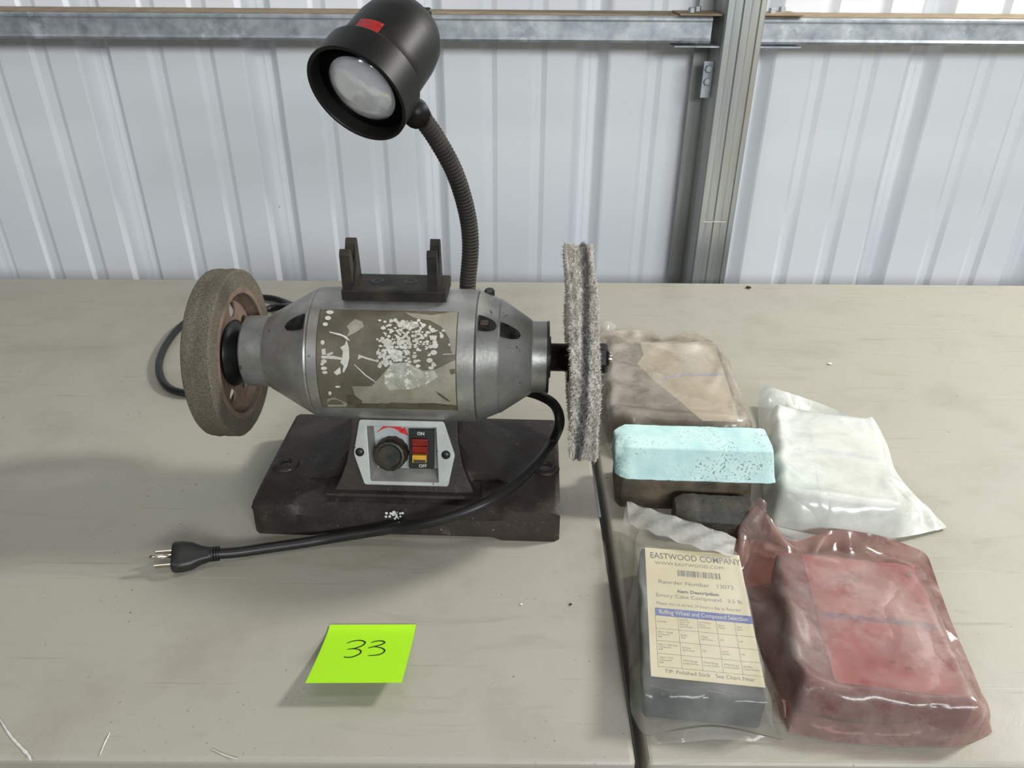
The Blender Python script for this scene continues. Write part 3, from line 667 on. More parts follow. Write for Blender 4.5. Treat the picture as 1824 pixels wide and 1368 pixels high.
# --- cord and plug
cpts = [L(ony(925, 694, .712)), L(ony(962, 705, .700)), L(ony(988, 722, .685)), L(ony(997, 752, .668)), L(onz(985, 785, .062)), L(onz(952, 830, .058)), L(onz(905, 872, .054)), L(onz(850, 903, .050)), L(onz(770, 930, .036)), L(onz(690, 943, .020)), L(onz(600, 957, .0085)), L(onz(540, 967, .0062)), L(onz(470, 977, .0062)), L(onz(420, 984, .0075)), L(onz(376, 987, .0110))]
v, f = tube(resample(spline(cpts, 8), 160), .0052, 14); cord = mesh('power_cord', v, f, M['cord'], B, smooth=True)
lp = [L(p) for p in (onz(545, 552, .05), onz(520, 543, .012), onz(475, 530, .006), onz(400, 535, .0055), onz(330, 575, .0055), onz(297, 612, .0055), onz(283, 650, .0055), onz(292, 682, .0055), onz(318, 698, .0055), onz(360, 695, .0055), onz(430, 640, .0055), onz(465, 560, .0055), onz(500, 546, .008), onz(540, 548, .03))]
v, f = tube(resample(spline(lp, 10), 170), .0050, 12); mesh('lamp_cord', v, f, M['cord'], B, smooth=True)
pl0 = onz(378, 987, .0115); pl1 = onz(308, 993, .0135); ax = (pl1-pl0).normalized(); sd = Vector((0, 0, 1)).cross(ax).normalized(); nz = ax.cross(sd)
PL = BI @ Matrix(((ax.x, sd.x, nz.x, pl0.x), (ax.y, sd.y, nz.y, pl0.y), (ax.z, sd.z, nz.z, pl0.z), (0, 0, 0, 1)))
PL = PL @ Matrix.Rotation(R(-28), 4, 'X'); LN = (pl1-pl0).length
V, F = [], []; secs = [(0, .006, .006), (.004, .0068, .0064), (.010, .0085, .0072), (.018, .0128, .0085), (.026, .0142, .0092), (LN-.002, .0142, .0092), (LN, .0132, .0082)]; NA = 24
for a, hy, hz in secs:
    for k in range(NA):
        t = 2*math.pi*k/NA; c, s = math.cos(t), math.sin(t); V.append(PL @ Vector((a, math.copysign(abs(c)**.5, c)*hy, math.copysign(abs(s)**.55, s)*hz)))
for i in range(len(secs)-1):
    for k in range(NA): F.append((i*NA+k, i*NA+(k+1) % NA, (i+1)*NA+(k+1) % NA, (i+1)*NA+k))
F += [tuple(range(NA)), tuple((len(secs)-1)*NA+k for k in range(NA))]
plug = mesh('plug', V, F, M['cord'], B, auto=45); plug['label'] = 'black three-prong plug'
for i in range(4):
    v, f = lathe([(-.0065+.0024*i, .0056), (-.0065+.0024*i, .0072), (-.0050+.0024*i, .0072), (-.0050+.0024*i, .0056)], 20, 'x', closed=True); mesh('strain_relief', [PL @ Vector(p) for p in v], f, M['cord'], plug)
for y in (-.0068, .0068):
    v, f = boxvf(LN-.003, LN+.0165, y-.0008, y+.0008, -.0052, .0012); mesh('prong', [PL @ Vector(p) for p in v], f, M['chrome'], plug, bevel=.0004)
v, f = lathe([(LN-.003, 0), (LN-.003, .0023), (LN+.0165, .0023), (LN+.0195, .0012), (LN+.0195, 0)], 16, 'x'); mesh('prong', [PL @ (Vector(p)+Vector((0, 0, .0058))) for p in v], f, M['chrome'], plug, smooth=True)

# --- gooseneck lamp
gp = [L(p) for p in (ony(833, 560, .745), ony(833, 508, .745), ony(838, 440, .742), ony(832, 380, .736), ony(811, 310, .726), ony(778, 248, .715), ony(748, 205, .706))]
gpath = resample(spline(gp, 12), 420); NR = 62
v, f = tube(gpath, lambda t: .0082+.00055*math.cos(2*math.pi*NR*t), 18); mesh('gooseneck', v, f, M['hose'], B, smooth=True)
RC = ony(634, 171, .665)      # centre of the rim
vd = (RC-CAMP).normalized(); vr = vd.cross(Vector((0, 0, 1))).normalized(); vu = vr.cross(vd)
bd = (vr*.53+vu*.58+vd*.62).normalized(); e1 = bd.cross(Vector((0, 0, 1))).normalized(); e2 = e1.cross(bd)
LW = Matrix(((e1.x, e2.x, bd.x, RC.x), (e1.y, e2.y, bd.y, RC.y), (e1.z, e2.z, bd.z, RC.z), (0, 0, 0, 1))); LL = BI @ LW   # local z runs to the back of the lamp
dep = (RC-CAMP).dot(_f); RR = 98*dep/FPX
def lathe_l(name, prof, m, parent, n=56, **k):
    v, f = lathe(prof, n, 'z', **({'closed': True} if k.pop('closed', 0) else {})); return mesh(name, [LL @ Vector(p) for p in v], f, m, parent, **k)
BRD = RR*.87; q = RR
shade = lathe_l('lamp_shade', [(.34*q, BRD*.98), (.9*q, BRD), (1.55*q, BRD*.985), (1.85*q, BRD*.93), (2.08*q, BRD*.80), (2.25*q, BRD*.58), (2.33*q, BRD*.3), (2.36*q, 0)], M['lampblack'], B, smooth=True); shade['label'] = 'black bell-shaped lamp shade'
lathe_l('shade_rim', [(0, q*.985), (.01*q, q), (.05*q, q*1.0), (.62*q, q*.985), (.66*q, q*.96), (.67*q, BRD*.97), (.30*q, BRD*.97), (.28*q, q*.90), (.02*q, q*.925), (0, q*.94)], M['lampblack'], shade, closed=1, auto=30)
lathe_l('shade_lining', [(.27*q, q*.915), (.55*q, q*.80), (.9*q, q*.70), (.95*q, q*.2), (.95*q, 0)], M['lampinner'], shade, smooth=True)
BO = Vector((-.05*q, -.06*q, 0))
v, f = lathe([(.10*q, 0), (.11*q, .2*q), (.145*q, .42*q), (.20*q, .58*q), (.27*q, .68*q), (.36*q, .71*q), (.55*q, .62*q), (.9*q, .3*q), (.92*q, 0)], 48, 'z'); bulb = mesh('bulb', [LL @ (Vector(p)+BO) for p in v], f, M['bulb'], shade, smooth=True); bulb['label'] = 'silvered reflector bulb'
# swivel joint joining the neck to the rim
jd = (vr*.7-vu*.6); jd = (jd-bd*jd.dot(bd)).normalized()
jp = [L(RC+bd*(.58*q)+jd*(1.06*q)), L(ony(742, 197, .705)), L(ony(752, 213, .7075))]
v, f = tube(resample(spline(jp, 6), 20), lambda t: .0118-.002*t, 18); mesh('swivel_joint', v, f, M['lampblack'], shade, smooth=True)
kp = LW @ Vector((0, 0, 2.0*q)); kn = L(ony(757, 22, .735)); v, f = lathe([(-.004, 0), (-.004, .004), (.004, .004), (.0055, .003), (.0055, 0)], 16, 'x'); mesh('vent_knob', [Vector(p)+kn for p in v], f, M['black'], shade, smooth=True)
# red warning label bent round the shade, found on the upper side
best = None
for k in range(360):
    a = R(k); p = LW @ Vector((BRD*1.012*math.cos(a), BRD*1.012*math.sin(a), .85*q)); dlt = p-CAMP; dd = dlt.dot(_f)
    x = 912+FPX*dlt.dot(_r)/dd; y = 684-FPX*dlt.dot(_u)/dd; e = (x-655)**2+(y-46)**2
    nrm = (LW.to_3x3() @ Vector((math.cos(a), math.sin(a), 0))).dot(-dlt)
    if nrm > 0 and (best is None or e < best[0]): best = (e, a)
a = best[1]; V, F = [], []
for i in range(7):
    for j in range(3):
        aa = a+R(-16+32*i/6); V.append(LL @ Vector((BRD*1.006*math.cos(aa), BRD*1.006*math.sin(aa), (.70+.15*j)*q)))
for i in range(6):
    for j in range(2): F.append((i*3+j, (i+1)*3+j, (i+1)*3+j+1, i*3+j+1))
mesh('warning_label', V, F, M['redlabel'], shade, smooth=True)

# ================================================================== sticky note
p00, p10 = onz(588, 1114, .0006), onz(741, 1113.5, .0006)
ux = (p10-p00); uy = Vector((0, -1, 0))
def note_pt(u, v, lift=0):
    s = max(0, v-.10)/.90; z = .0006+.0165*(s**1.25)
    y = .0745*v; sk = -.002*v
    return p00+ux*u+Vector((sk, -y, z+lift))
NN = 24; V = [note_pt(i/NN, j/NN, lf) for lf in (0, .00025) for j in range(NN+1) for i in range(NN+1)]; K = NN+1; F = []
for j in range(NN):
    for i in range(NN):
        a = j*K+i; F += [(a, a+1, a+K+1, a+K), tuple(K*K+t for t in (a, a+K, a+K+1, a+1))]
for i in range(NN):
    for a, b2 in ((i, i+1), (NN*K+i, NN*K+i+1), (i*K, (i+1)*K), (i*K+NN, (i+1)*K+NN)): F.append((a, b2, K*K+b2, K*K+a))
note = mesh('sticky_note', V, F, M['note'], None, smooth=False)
tag(note, 'lime green sticky note with handwritten number on the table front', 'sticky note')
def stroke(pts, wd):
    P = spline([Vector((x, y, 0)) for x, y in pts], 7); V, F = [], []
    for i, p in enumerate(P):
        d = (P[min(i+1, len(P)-1)]-P[max(0, i-1)]).normalized(); s = Vector((-d.y, d.x, 0))*wd*(.75+.5*math.sin(math.pi*i/len(P)))
        for t in (p+s, p-s): V.append(note_pt(t.x, t.y, .00045))
    for i in range(len(P)-1): F.append((2*i, 2*i+1, 2*i+3, 2*i+2))
    return V, F
def nt(x, y):   # crop coordinates to note coordinates
    tv = (y-165)/(880-165); xl = 475-290*tv; xr = 1550-170*tv; return ((x-xl)/(xr-xl), tv)
s1 = [nt(*q) for q in ((685, 385), (760, 360), (850, 352), (908, 375), (880, 415), (800, 448), (745, 458), (690, 464))]
s2 = [nt(*q) for q in ((745, 458), (820, 465), (858, 490), (840, 525), (760, 560), (690, 568), (645, 560))]
s3 = [nt(*q) for q in ((985, 380), (1050, 362), (1120, 360), (1155, 382), (1100, 410), (1020, 432), (948, 450))]
s4 = [nt(*q) for q in ((1020, 432), (1110, 448), (1155, 480), (1130, 515), (1060, 540), (950, 546))]
v, f = join(*[stroke(s, .0075) for s in (s1, s2, s3, s4)]); mesh('handwriting', v, f, M['ink'], note)

# ================================================================== compounds
def rbox(name, cx, cy, z0, sx, sy, sz, yaw, m, parent, bevel=.003, taper=0, rough=0):
    b = bmesh.new(); bmesh.ops.create_cube(b, size=1); bmesh.ops.subdivide_edges(b, edges=b.edges, cuts=7, use_grid_fill=True)
    Mx = Matrix.Translation((cx, cy, z0)) @ Matrix.Rotation(yaw, 4, 'Z')
    for q in b.verts:
        k = 1-taper*(q.co.z+.5); r = min(.4, bevel/max(sx, sy, sz)*6)
        co = Vector((q.co.x*sx*k, q.co.y*sy*k, (q.co.z+.5)*sz))
        if rough: co += Vector((random.gauss(0, rough), random.gauss(0, rough), random.gauss(0, rough)))
        if co.z < 0: co.z = 0
        q.co = Mx @ co
    return bm_obj(name, b, m, parent, auto=50, bevel=bevel)
# mint bar resting on the dark brick
def bar(name, cx, cy, z0, L_, yaw, prof, m, label, cat, chamf=.008, rough=.0003):
    V, F = [], []; n = len(prof); N = 26; hx = L_/2
    cy0 = sum(p[0] for p in prof)/n; cz0 = sum(p[1] for p in prof)/n
    for i in range(N+1):
        x = -hx+L_*i/N; e = max(0, (chamf-(x+hx))/chamf); e_r = max(0, (chamf*.35-(hx-x))/(chamf*.35)); k = 1-.26*e**1.6-.05*e_r
        for y, z in prof:
            V.append((x+(.004*(z-cz0)/.03 if i == N else 0)*-1+random.gauss(0, rough), cy0+(y-cy0)*k+random.gauss(0, rough), max(prof[0][1], cz0+(z-cz0)*(1-(1-k)*(1 if z > cz0 else .35)))+random.gauss(0, rough)*(z > cz0)))
    for i in range(N):
        for j in range(n): F.append((i*n+j, i*n+(j+1) % n, (i+1)*n+(j+1) % n, (i+1)*n+j))
    F += [tuple(range(n)), tuple(N*n+j for j in range(n))]
    o = mesh(name, V, F, m, None, auto=24, bevel=.001); o.location = (cx, cy, z0); o.rotation_euler = (0, 0, yaw)
    return tag(o, label, cat)
brick_a = bar('compound_brick', .183, .678, 0, .140, R(-3), [(-.034, 0), (.03, 0), (.03, .036), (.026, .0405), (-.030, .0405), (-.034, .036)], M['slate'], 'dark grey compound brick lying under the mint green bar', 'compound', .006, .0003)
brick_b = bar('compound_brick', .207, .6165, 0, .080, R(-4), [(-.017, 0), (.016, 0), (.018, .018), (.014, .031), (-.012, .030), (-.018, .02)], M['slate2'], 'small blackish compound brick in front of the mint green bar', 'compound', .012, .00025)
mintb = bar('compound_bar', .190, .6685, .0412, .163, R(-2.3), [(-.0300, 0), (.028, 0), (.028, .026), (.024, .0335), (-.0100, .0345), (-.0165, .0310), (-.0265, .006)], M['mint'], 'mint green compound bar resting on top of the dark brick', 'compound', .013, .00025)

# ---- plastic bags: a sheet drawn over the block, slack enough to wrinkle
def side(pts, n):
    P = []
    for p in pts: P.append(Vector(p[1:]) if p[0] == 'w' else onz(*p))
    return np.array([tuple(q) for q in resample(spline(P, 8), n)])
def drape(name, top, right, bottom, left, blocks, m, parent, n=38, k=38, slack=.035, seed=1, steps=50, ramp=.004, wr=.0012, extra=None, lift=.0016):
    T, Rt, Bt, Lf = side(top, k), side(right, n), side(bottom, k), side(left, n)
    u = np.linspace(0, 1, k)[None, :, None]; v = np.linspace(0, 1, n)[:, None, None]
    P = (1-v)*T[None]+v*Bt[None]+(1-u)*Lf[:, None]+u*Rt[:, None]-((1-u)*(1-v)*T[0]+u*(1-v)*T[-1]+(1-u)*v*Bt[0]+u*v*Bt[-1])
    rng = np.random.default_rng(seed)
    def obs(P):
        z = np.full(P.shape[:2], .0012)
        for cx, cy, sx, sy, h, yaw in blocks:
            dx, dy = P[..., 0]-cx, P[..., 1]-cy; c, s = math.cos(yaw), math.sin(yaw); lx, ly = c*dx+s*dy, -s*dx+c*dy
            d = np.maximum(np.abs(lx)-sx/2, np.abs(ly)-sy/2); z = np.maximum(z, np.where(d < .0012, h+lift, h+lift-(d-.0012)/ramp*h))
        return z
    O = obs(P); Z = np.maximum(P[..., 2], O); Zb = P[..., 2].copy()
    Z[0], Z[-1], Z[:, 0], Z[:, -1] = Zb[0], Zb[-1], Zb[:, 0], Zb[:, -1]
    for _ in range(900):
        Z[1:-1, 1:-1] = np.maximum(O[1:-1, 1:-1], .25*(Z[:-2, 1:-1]+Z[2:, 1:-1]+Z[1:-1, :-2]+Z[1:-1, 2:]))
    P[..., 2] = Z
    fixed = np.zeros(P.shape[:2], bool); fixed[0] = fixed[-1] = True; fixed[:, 0] = fixed[:, -1] = True
    fam = []
    def addf(di, dj, st, kk):
        for par in (0, 1):
            ii = np.arange(0, n-di if di else n); jj = np.arange(max(0, -dj), k-max(0, dj))
            I, J = np.meshgrid(ii, jj, indexing='ij')
            sel = ((I//max(1, di)) % 2 == par) if di else ((J//max(1, abs(dj))) % 2 == par)
            I, J = I[sel], J[sel]; fam.append((I*k+J, (I+di)*k+J+dj, st, kk))
    addf(0, 1, 1, 0); addf(1, 0, 1, 0); addf(1, 1, .6, 0); addf(1, -1, .6, 0); addf(0, 2, .35, 0); addf(2, 0, .35, 0)
    X = P.reshape(-1, 3).copy(); fx = fixed.reshape(-1); wgt = np.where(fx, 0., 1.)
    fam = [(a, b_, st, np.linalg.norm(X[a]-X[b_], axis=1)*(1+slack)) for a, b_, st, _ in fam]
    bumpn = rng.normal(0, 1, (12, 12)); gi = np.linspace(0, 10.99, n); gj = np.linspace(0, 10.99, k); i0, j0 = gi.astype(int), gj.astype(int); fi, fj = (gi-i0)[:, None], (gj-j0)[None]
    nb = bumpn[i0][:, j0]*(1-fi)*(1-fj)+bumpn[i0+1][:, j0]*fi*(1-fj)+bumpn[i0][:, j0+1]*(1-fi)*fj+bumpn[i0+1][:, j0+1]*fi*fj
    X[:, 2] += np.where(fx, 0, np.abs(nb.reshape(-1))*wr+rng.random(len(X))*.0004)
    Vv = np.zeros_like(X)
    for s in range(steps):
        Vv[:, 2] -= .00010; Xp = X.copy(); X = X+Vv*wgt[:, None]
        for it in range(7):
            for a, b_, st, rl in fam:
                d = X[b_]-X[a]; ln = np.linalg.norm(d, axis=1)+1e-12; wa, wb = wgt[a], wgt[b_]; ws = wa+wb; ws[ws == 0] = 1
                cr = (ln-rl)/ln*st/ws; np.add.at(X, a, d*(cr*wa)[:, None]) if False else None
                X[a] += d*(cr*wa)[:, None]; X[b_] -= d*(cr*wb)[:, None]
            Q = X.reshape(n, k, 3); o_ = obs(Q).reshape(-1); X[:, 2] = np.where(fx, X[:, 2], np.maximum(X[:, 2], o_))
        Vv = (X-Xp)*.82
    top_v = X; bot = P.reshape(-1, 3).copy(); bot[:, 2] = np.where(fx, X[:, 2], .0007)
    V = [tuple(q) for q in top_v]; F = [(i*k+j, i*k+j+1, (i+1)*k+j+1, (i+1)*k+j) for i in range(n-1) for j in range(k-1)]
    # under-sheet, welded to the border
    idx = {}; st = 2
    ri = sorted(set(list(range(0, n, st))+[n-1])); rj = sorted(set(list(range(0, k, st))+[k-1]))
    o = len(V)
    for a in ri:
        for b_ in rj:
            q = bot[a*k+b_]; idx[a, b_] = len(V); z = q[2] if fx[a*k+b_] else .0007
            V.append((q[0], q[1], z-.0002 if fx[a*k+b_] else z))
    for a, a2 in zip(ri, ri[1:]):
        for b_, b2 in zip(rj, rj[1:]): F.append((idx[a, b_], idx[a2, b_], idx[a2, b2], idx[a, b2]))
    me = bpy.data.meshes.new(name); me.from_pydata(V, [], F); me.update()
    o = fin(name, me, m, parent, smooth=True); md = o.modifiers.new('smooth', 'SUBSURF'); md.levels = md.render_levels = 1; return o
def flap(name, grid, m, parent, nu=18, nv=18, wave=.0):
    """loose fold of film through a grid of points (rows of (px, py, z))"""
    rows = [resample(spline([Vector(p[1:]) if p[0] == 'w' else onz(*p) for p in r], 6), nu) for r in grid]
    cols = [resample(spline([r[i] for r in rows], 6), nv) for i in range(nu)]
    V = [cols[i][j]+Vector((0, 0, wave*math.sin(i*1.3+j*.7))) for i in range(nu) for j in range(nv)]
    F = [(i*nv+j, (i+1)*nv+j, (i+1)*nv+j+1, i*nv+j+1) for i in range(nu-1) for j in range(nv-1)]
    o = mesh(name, V, F, m, parent, smooth=True); return o
def bag_root(x, y, label): return tag(empty('compound_bag', (0, 0, 0)), label, 'bag', 'bagged buffing compounds')
def sheet(name, cx, cy, z, sx, sy, yaw, m, parent, th=.0003, wav=0):
    v, f = boxvf(-sx/2, sx/2, -sy/2, sy/2, 0, th); Mx = Matrix.Translation((cx, cy, z)) @ Matrix.Rotation(yaw, 4, 'Z')
    return mesh(name, [Mx @ Vector(p) for p in v], f, m, parent)

# --- clear bag with printed label and grey bar
FG = mat_film('clear_bag_film', (196, 194, 186), (242, 242, 238), .20, .18, .12, wr=.0024)
bg = bag_root(0, 0, 'clear plastic bag holding a grey bar with a printed paper label')
gx, gy, gyaw, gsx, gsy, gh = .1565, .4630, R(-6.5), .090, .160, .034
rbox('compound_bar', gx, gy, .0015, gsx, gsy, gh-.0019, gyaw, M['graybar'], bg, .0035, .0, .00008)
GM = Matrix.Translation((gx, gy, gh)) @ Matrix.Rotation(gyaw, 4, 'Z')
lab = sheet('paper_label', *(GM @ Vector((.0025, .006, .0002))), gsx-.004, gsy-.014, gyaw, M['paper'], bg)
LBW, LBH = gsx-.004, gsy-.014
LM = GM @ Matrix.Translation((.0025, .006, .00055))
def lt(s, x, y, size, m='grey_ink', align='CENTER', sx=1, bold=0): return text('label_print', s, size, M[m], lab, LM @ Matrix.Translation((x, y, 0)), align, bold, 0, sx)
h2 = LBH/2
lt('EASTWOOD COMPANY', .002, h2-.0100, .0108, sx=.70, bold=.00012); lt('WWW.EASTWOOD.COM', -.004, h2-.0195, .0056, sx=.95); lt('Reorder Number   13072', 0, h2-.0430, .0066, sx=.95)
lt('Item Description', .001, h2-.0530, .0052, bold=.0002); lt('Emery Cake Compound   3.5 lb', .001, h2-.0595, .0060, sx=.95); lt('Please visit us on line 24 hours a day to Reorder', 0, h2-.0690, .0050, sx=.72)
V, F = [], []; x = -.015
while x < .022:
    wd = random.choice((.0004, .0004, .0008, .0012)); v, f = boxvf(x, x+wd, h2-.034, h2-.0265, 0, .00005); nn = len(V); V += [LM @ Vector(p) for p in v]; F += [tuple(i+nn for i in q_) for q_ in f]; x += wd+random.choice((.0004, .0006, .0010))
mesh('barcode', V, F, M['grey_ink'], lab)
def lbox(name, x0, x1, y0, y1, m, z1=.0001):
    v, f = boxvf(x0, x1, y0, y1, 0, z1); return mesh(name, [LM @ Vector(p) for p in v], f, M[m], lab)
lbox('blue_banner', -LBW/2+.006, LBW/2, h2-.0830, h2-.0745, 'blue')
lt('Buffing Wheel and Compound Selection', -LBW/2+.009, h2-.0788, .0066, 'print', 'LEFT', .69, .0001).location.z += .0002
gx0, gy0 = -LBW/2+.006, h2-.0830; rows = (0, .014, .027, .040, .053); cw = (.0, .0185, .0345, .0500, .0650, .0795); LN_ = []
for r_ in rows: LN_.append(boxvf(gx0, LBW/2, gy0-r_-.00012, gy0-r_+.00012, 0, .00006))
for c_ in cw[:-1]: LN_.append(boxvf(gx0+c_-.00012, gx0+c_+.00012, gy0-.053, gy0, 0, .00006))
v, f = join(*LN_); mesh('grid_lines', [LM @ Vector(p) for p in v], f, M['grey_ink'], lab)
cells = [['Materials', 'Step 1 - Rough\nCompound\nBuff', 'Step 2 - Intermed\nCompound\nBuff', 'Step 3 - Final\nCompound\nBuff'], ['Stainless\nSteel, Iron\nSteel, or\nHard Metals', 'Emery\nSisal', 'Stainless\nSpiral Sewn', 'White Rouge\nLoose Section'], ['Soft Metals\nBrass,\nAluminum', 'Tripoli\nSpiral Sewn', 'NA', 'White Rouge\nLoose Section'], ['Plastic\nPlated', 'NA', 'Loose\nSection', 'White Rouge\nLoose Section'], ['Gold\nSilver', 'NA', 'NA', 'Jewelers\nLoose Section']]
for ci, cl in enumerate(cells):
    for ri, s in enumerate(cl): lt(s, gx0+cw[ci]+.0012, gy0-rows[ri]-.0062-.0002*(s.count('\n') == 0), .0026, 'grey_ink', 'LEFT', .80)
lt('TIP: Polished Stick   See Chart Near', .002, -h2+.0060, .0052, sx=.9)
film_g_ = drape('bag_film', [(1116, 893, .026), (1180, 914, .036), (1240, 932, .033), (1312, 958, .024)], [(1312, 958, .024), ('w', .213, .545, .012), ('w', .203, .40, .003), (1396, 1317, .0012)],
      [(1123, 1268, .004), (1150, 1309, .0012), (1215, 1296, .010), (1285, 1292, .012), (1396, 1317, .0012)], [(1116, 893, .026), (1106, 965, .006), (1116, 1100, .003), (1123, 1268, .004)],
      [(gx, gy, gsx, gsy, gh, gyaw)], FG, bg, seed=3, slack=.050, wr=.0065)
flap('seal_edge', [[(1150, 1312, .001), (1215, 1300, .009), (1285, 1296, .011), (1400, 1320, .001)], [(1163, 1326, .001), (1222, 1322, .002), (1290, 1317, .003), (1385, 1326, .001)]], FG, bg)
flap('open_end', [[(1116, 893, .026), (1180, 914, .036), (1240, 932, .033), (1312, 958, .024)], [(1122, 935, .030), (1180, 955, .0405), (1240, 975, .041), (1305, 990, .038)]], mat_film('crinkled_mouth_film', (206, 204, 198), (240, 240, 236), .42, .3, .10, wr=.004), bg, 24, 12, wave=.0014)

# --- red bag
FR = mat_film('rouge_bag_film', (168, 148, 138), (232, 200, 196), .40, .30, .20, dirt=(146, 104, 98), scale=16, wr=.0022)
rd = bag_root(0, 0, 'red-dusted plastic bag holding a rouge bar with a violet-lined label')
rx, ry, ryaw, rsx, rsy, rh = .2950, .4570, R(-8), .122, .150, .036
rbox('compound_bar', rx, ry, .0015, rsx, rsy, rh-.0019, ryaw, M['redbar'], rd, .004, 0, .0002)
RMx = Matrix.Translation((rx, ry, rh)) @ Matrix.Rotation(ryaw, 4, 'Z')
rl = sheet('paper_label', *(RMx @ Vector((.011, .003, .0002))), .098, .142, ryaw, M['paper_red'], rd)
v, f = boxvf(-.036, .058, -.001, .0045, .0005, .0008); mesh('violet_line', [RMx @ Vector(p) for p in v], f, M['violet'], rl)
V, F = [], []
for k in range(14):
    x = -.013+.0016*k; v, f = boxvf(x, x+.0007, .045, .053, .0005, .0008); nn = len(V); V += [RMx @ Vector(p) for p in v]; F += [tuple(i+nn for i in q_) for q_ in f]
mesh('barcode', V, F, M['grey_ink'], rl)
drape('bag_film', [(1322, 932, .012), (1345, 900, .040), (1375, 925, .034), (1410, 965, .016), (1480, 945, .022), (1560, 953, .014), (1640, 980, .008), (1655, 995, .006)], [(1655, 995, .006), (1692, 1100, .004), (1745, 1225, .005), (1768, 1305, .0012)],
      [(1402, 1298, .002), (1480, 1319, .0012), (1600, 1326, .0012), (1710, 1327, .0012), (1768, 1305, .0012)], [(1322, 932, .012), (1309, 1005, .008), (1336, 1110, .004), (1386, 1225, .006), (1402, 1298, .002)],
      [(rx, ry, rsx, rsy, rh, ryaw)], FR, rd, seed=5, slack=.070, wr=.0090, ramp=.010)
flap('seal_edge', [[(1415, 1266, .012), (1500, 1286, .012), (1600, 1290, .012), (1705, 1272, .014)], [(1408, 1290, .005), (1500, 1306, .005), (1600, 1310, .005), (1710, 1300, .006)], [(1404, 1306, .001), (1500, 1322, .001), (1600, 1329, .001), (1714, 1329, .001)]], FR, rd, 20, 10)
flap('upright_fold', [[(1318, 938, .012), (1332, 945, .013), (1350, 960, .015)], [(1328, 915, .026), (1345, 918, .030), (1362, 935, .030)], [(1345, 890, .044), (1354, 886, .050), (1366, 895, .046)]], FR, rd, 10, 12)
flap('edge_curl', [[(1378, 1232, .004), (1386, 1262, .002), (1390, 1284, .001)], [(1392, 1244, .016), (1398, 1262, .014), (1400, 1278, .010)], [(1406, 1248, .012), (1404, 1264, .006), (1396, 1284, .002)]], FR, rd, 10, 12)
flap('corner_fold', [[(1712, 1255, .024), (1730, 1240, .020), (1746, 1225, .008)], [(1712, 1290, .012), (1730, 1275, .014), (1748, 1262, .008)], [(1712, 1326, .001), (1738, 1318, .002), (1768, 1304, .001)]], FR, rd, 10, 12)

# --- white bag
FW = mat_film('white_bag_film', (222, 222, 214), (234, 240, 234), .68, .24, .24, dirt=(206, 208, 200), scale=14, wr=.0020)
wh = bag_root(0, 0, 'milky white plastic bag holding a pale bar beside the mint bar')
wx, wy, wyaw, wsx, wsy, wh_ = .3510, .6930, R(-14), .106, .170, .041
rbox('compound_bar', wx, wy, .0015, wsx, wsy, wh_-.0019, wyaw, M['whitebar'], wh, .006, 0, .0002)
WM = Matrix.Translation((wx, wy, wh_)) @ Matrix.Rotation(wyaw, 4, 'Z')
wl = sheet('paper_label', *(WM @ Vector((.016, -.012, .0002))), .070, .150, wyaw, M['paper_white'], wh)
v, f = boxvf(-.016, .048, -.004, .0025, .0005, .0008); mesh('blue_line', [WM @ Vector(p) for p in v], f, M['pale_blue'], wl)
drape('bag_film', [(1372, 690, .026), (1420, 705, .018), (1475, 724, .010), (1532, 748, .008)], [(1532, 748, .008), (1572, 800, .004), (1612, 862, .003), (1688, 940, .003)],
      [(1372, 948, .003), (1440, 958, .004), (1520, 960, .008), (1600, 958, .006), (1688, 940, .003)], [(1374, 690, .026), (1360, 765, .006), (1356, 850, .003), (1372, 948, .003)],
      [(wx, wy, wsx, wsy, wh_, wyaw)], FW, wh, seed=8, slack=.065, wr=.0090, ramp=.012)
flap('standing_corner', [[(1356, 678, .034), (1350, 730, .020), (1354, 785, .006)], [(1378, 690, .038), (1373, 735, .030), (1364, 790, .012)], [(1400, 706, .040), (1398, 740, .042), (1385, 790, .034)]], FW, wh, 12, 14)
flap('seal_edge', [[(1374, 935, .010), (1440, 950, .012), (1520, 957, .010), (1600, 960, .006)], [(1370, 962, .001), (1430, 985, .001), (1490, 988, .001), (1570, 966, .001)]], FW, wh, 16, 8)

# --- tan bag behind
FT = mat_film('dusty_bag_film', (186, 177, 162), (240, 236, 230), .45, .32, .24, dirt=(152, 140, 122), scale=14, wr=.0022)
tn = bag_root(0, 0, 'dusty tan plastic bag with stained label lying behind the mint bar')
tx, ty, tyaw, tsx, tsy, th_ = .2040, .868, R(-5), .150, .205, .034
rbox('compound_bar', tx, ty, .0015, tsx, tsy, th_-.0019, tyaw, M['tanbar'], tn, .006, 0, .0002)
TM = Matrix.Translation((tx, ty, th_)) @ Matrix.Rotation(tyaw, 4, 'Z')
poly = [(-.032, .100), (.072, .100), (.074, -.098), (.030, -.100), (.006, -.055), (-.020, -.010), (-.040, .035), (-.030, .06)]
v, f = prism(poly, .0004, TM @ Matrix.Translation((0, 0, .0002))); tlb = mesh('paper_label', v, f, M['paper_tan'], tn)
V = []; F = []
for i in range(13):
    t = i/12; x = -.012+.082*t; y = -.010+.030*t+.006*math.sin(t*5); V += [TM @ Vector((x, y, .0008)), TM @ Vector((x, y+.007, .0008))]
for i in range(12): F.append((2*i, 2*i+2, 2*i+3, 2*i+1))
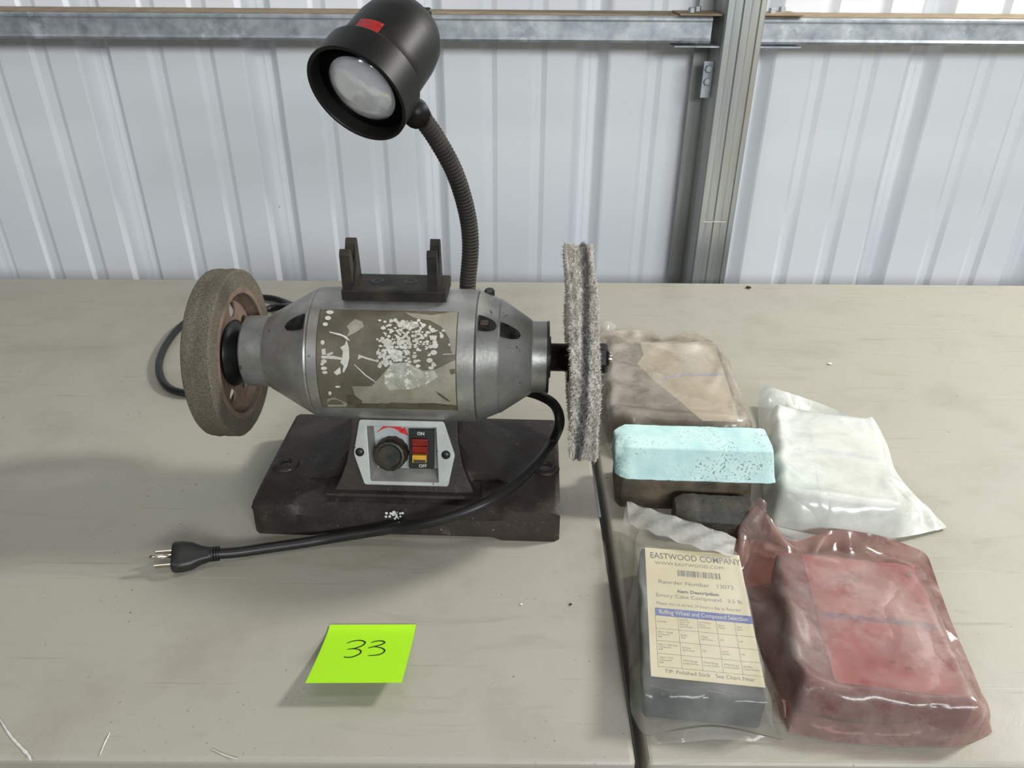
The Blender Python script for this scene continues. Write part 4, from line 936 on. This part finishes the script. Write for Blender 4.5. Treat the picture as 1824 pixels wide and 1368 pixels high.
mesh('blue_line', V, F, M['pale_blue'], tlb)
drape('bag_film', [(1062, 592, .004), (1110, 588, .010), (1160, 588, .010), (1185, 602, .003), (1232, 592, .007), (1280, 614, .004)], [(1280, 614, .004), (1308, 672, .003), (1328, 722, .003), (1338, 768, .003)],
      [(1096, 815, .003), ('w', .17, .722, .003), ('w', .24, .730, .003), (1338, 768, .003)], [(1062, 592, .004), (1064, 690, .003), (1083, 785, .003), (1096, 815, .003)],
      [(tx, ty, tsx, tsy, th_, tyaw)], FT, tn, seed=11, slack=.075, wr=.0100, ramp=.012)
flap('torn_mouth', [[(1062, 592, .004), (1078, 590, .010), (1095, 592, .004)], [(1060, 578, .012), (1080, 570, .020), (1098, 580, .010)], [(1064, 575, .004), (1084, 572, .010), (1104, 584, .003)]], FG, tn, 10, 10)
flap('film_corner', [[(1078, 790, .002), (1090, 784, .004), (1100, 780, .006)], [(1080, 796, .002), (1090, 797, .003), (1100, 800, .004)], [(1090, 815, .001), (1098, 812, .002), (1102, 812, .003)]], FT, tn, 8, 8)

# ================================================================== crumbs on the tables
def crumb(name, px, py, r, m, label, cat):
    p = onz(px, py, 0); b = bmesh.new(); bmesh.ops.create_icosphere(b, subdivisions=1, radius=r)
    for q in b.verts: q.co = Vector((q.co.x*random.uniform(.7, 1.6), q.co.y*random.uniform(.6, 1.1), q.co.z*random.uniform(.35, .6)))
    mn = min(q.co.z for q in b.verts)
    for q in b.verts: q.co.z -= mn
    o = bm_obj(name, b, m, None); o.location = (p.x, p.y, .0002); tag(o, label, cat)
crumb('dirt_crumb', 1333, 514, .0042, M['speck'], 'black dirt crumb near the back edge of the right table', 'crumb')
crumb('plastic_chip', 1478, 649, .0032, M['chip'], 'tiny white plastic chip on the open part of the right table', 'chip')
crumb('dirt_crumb', 1016, 1078, .0014, M['speck'], 'tiny dark crumb in the cloth wheel shadow near the table gap', 'crumb')
crumb('dirt_crumb', 928, 1077, .0013, M['chip'], 'tiny pale crumb in front of the base right corner', 'crumb')
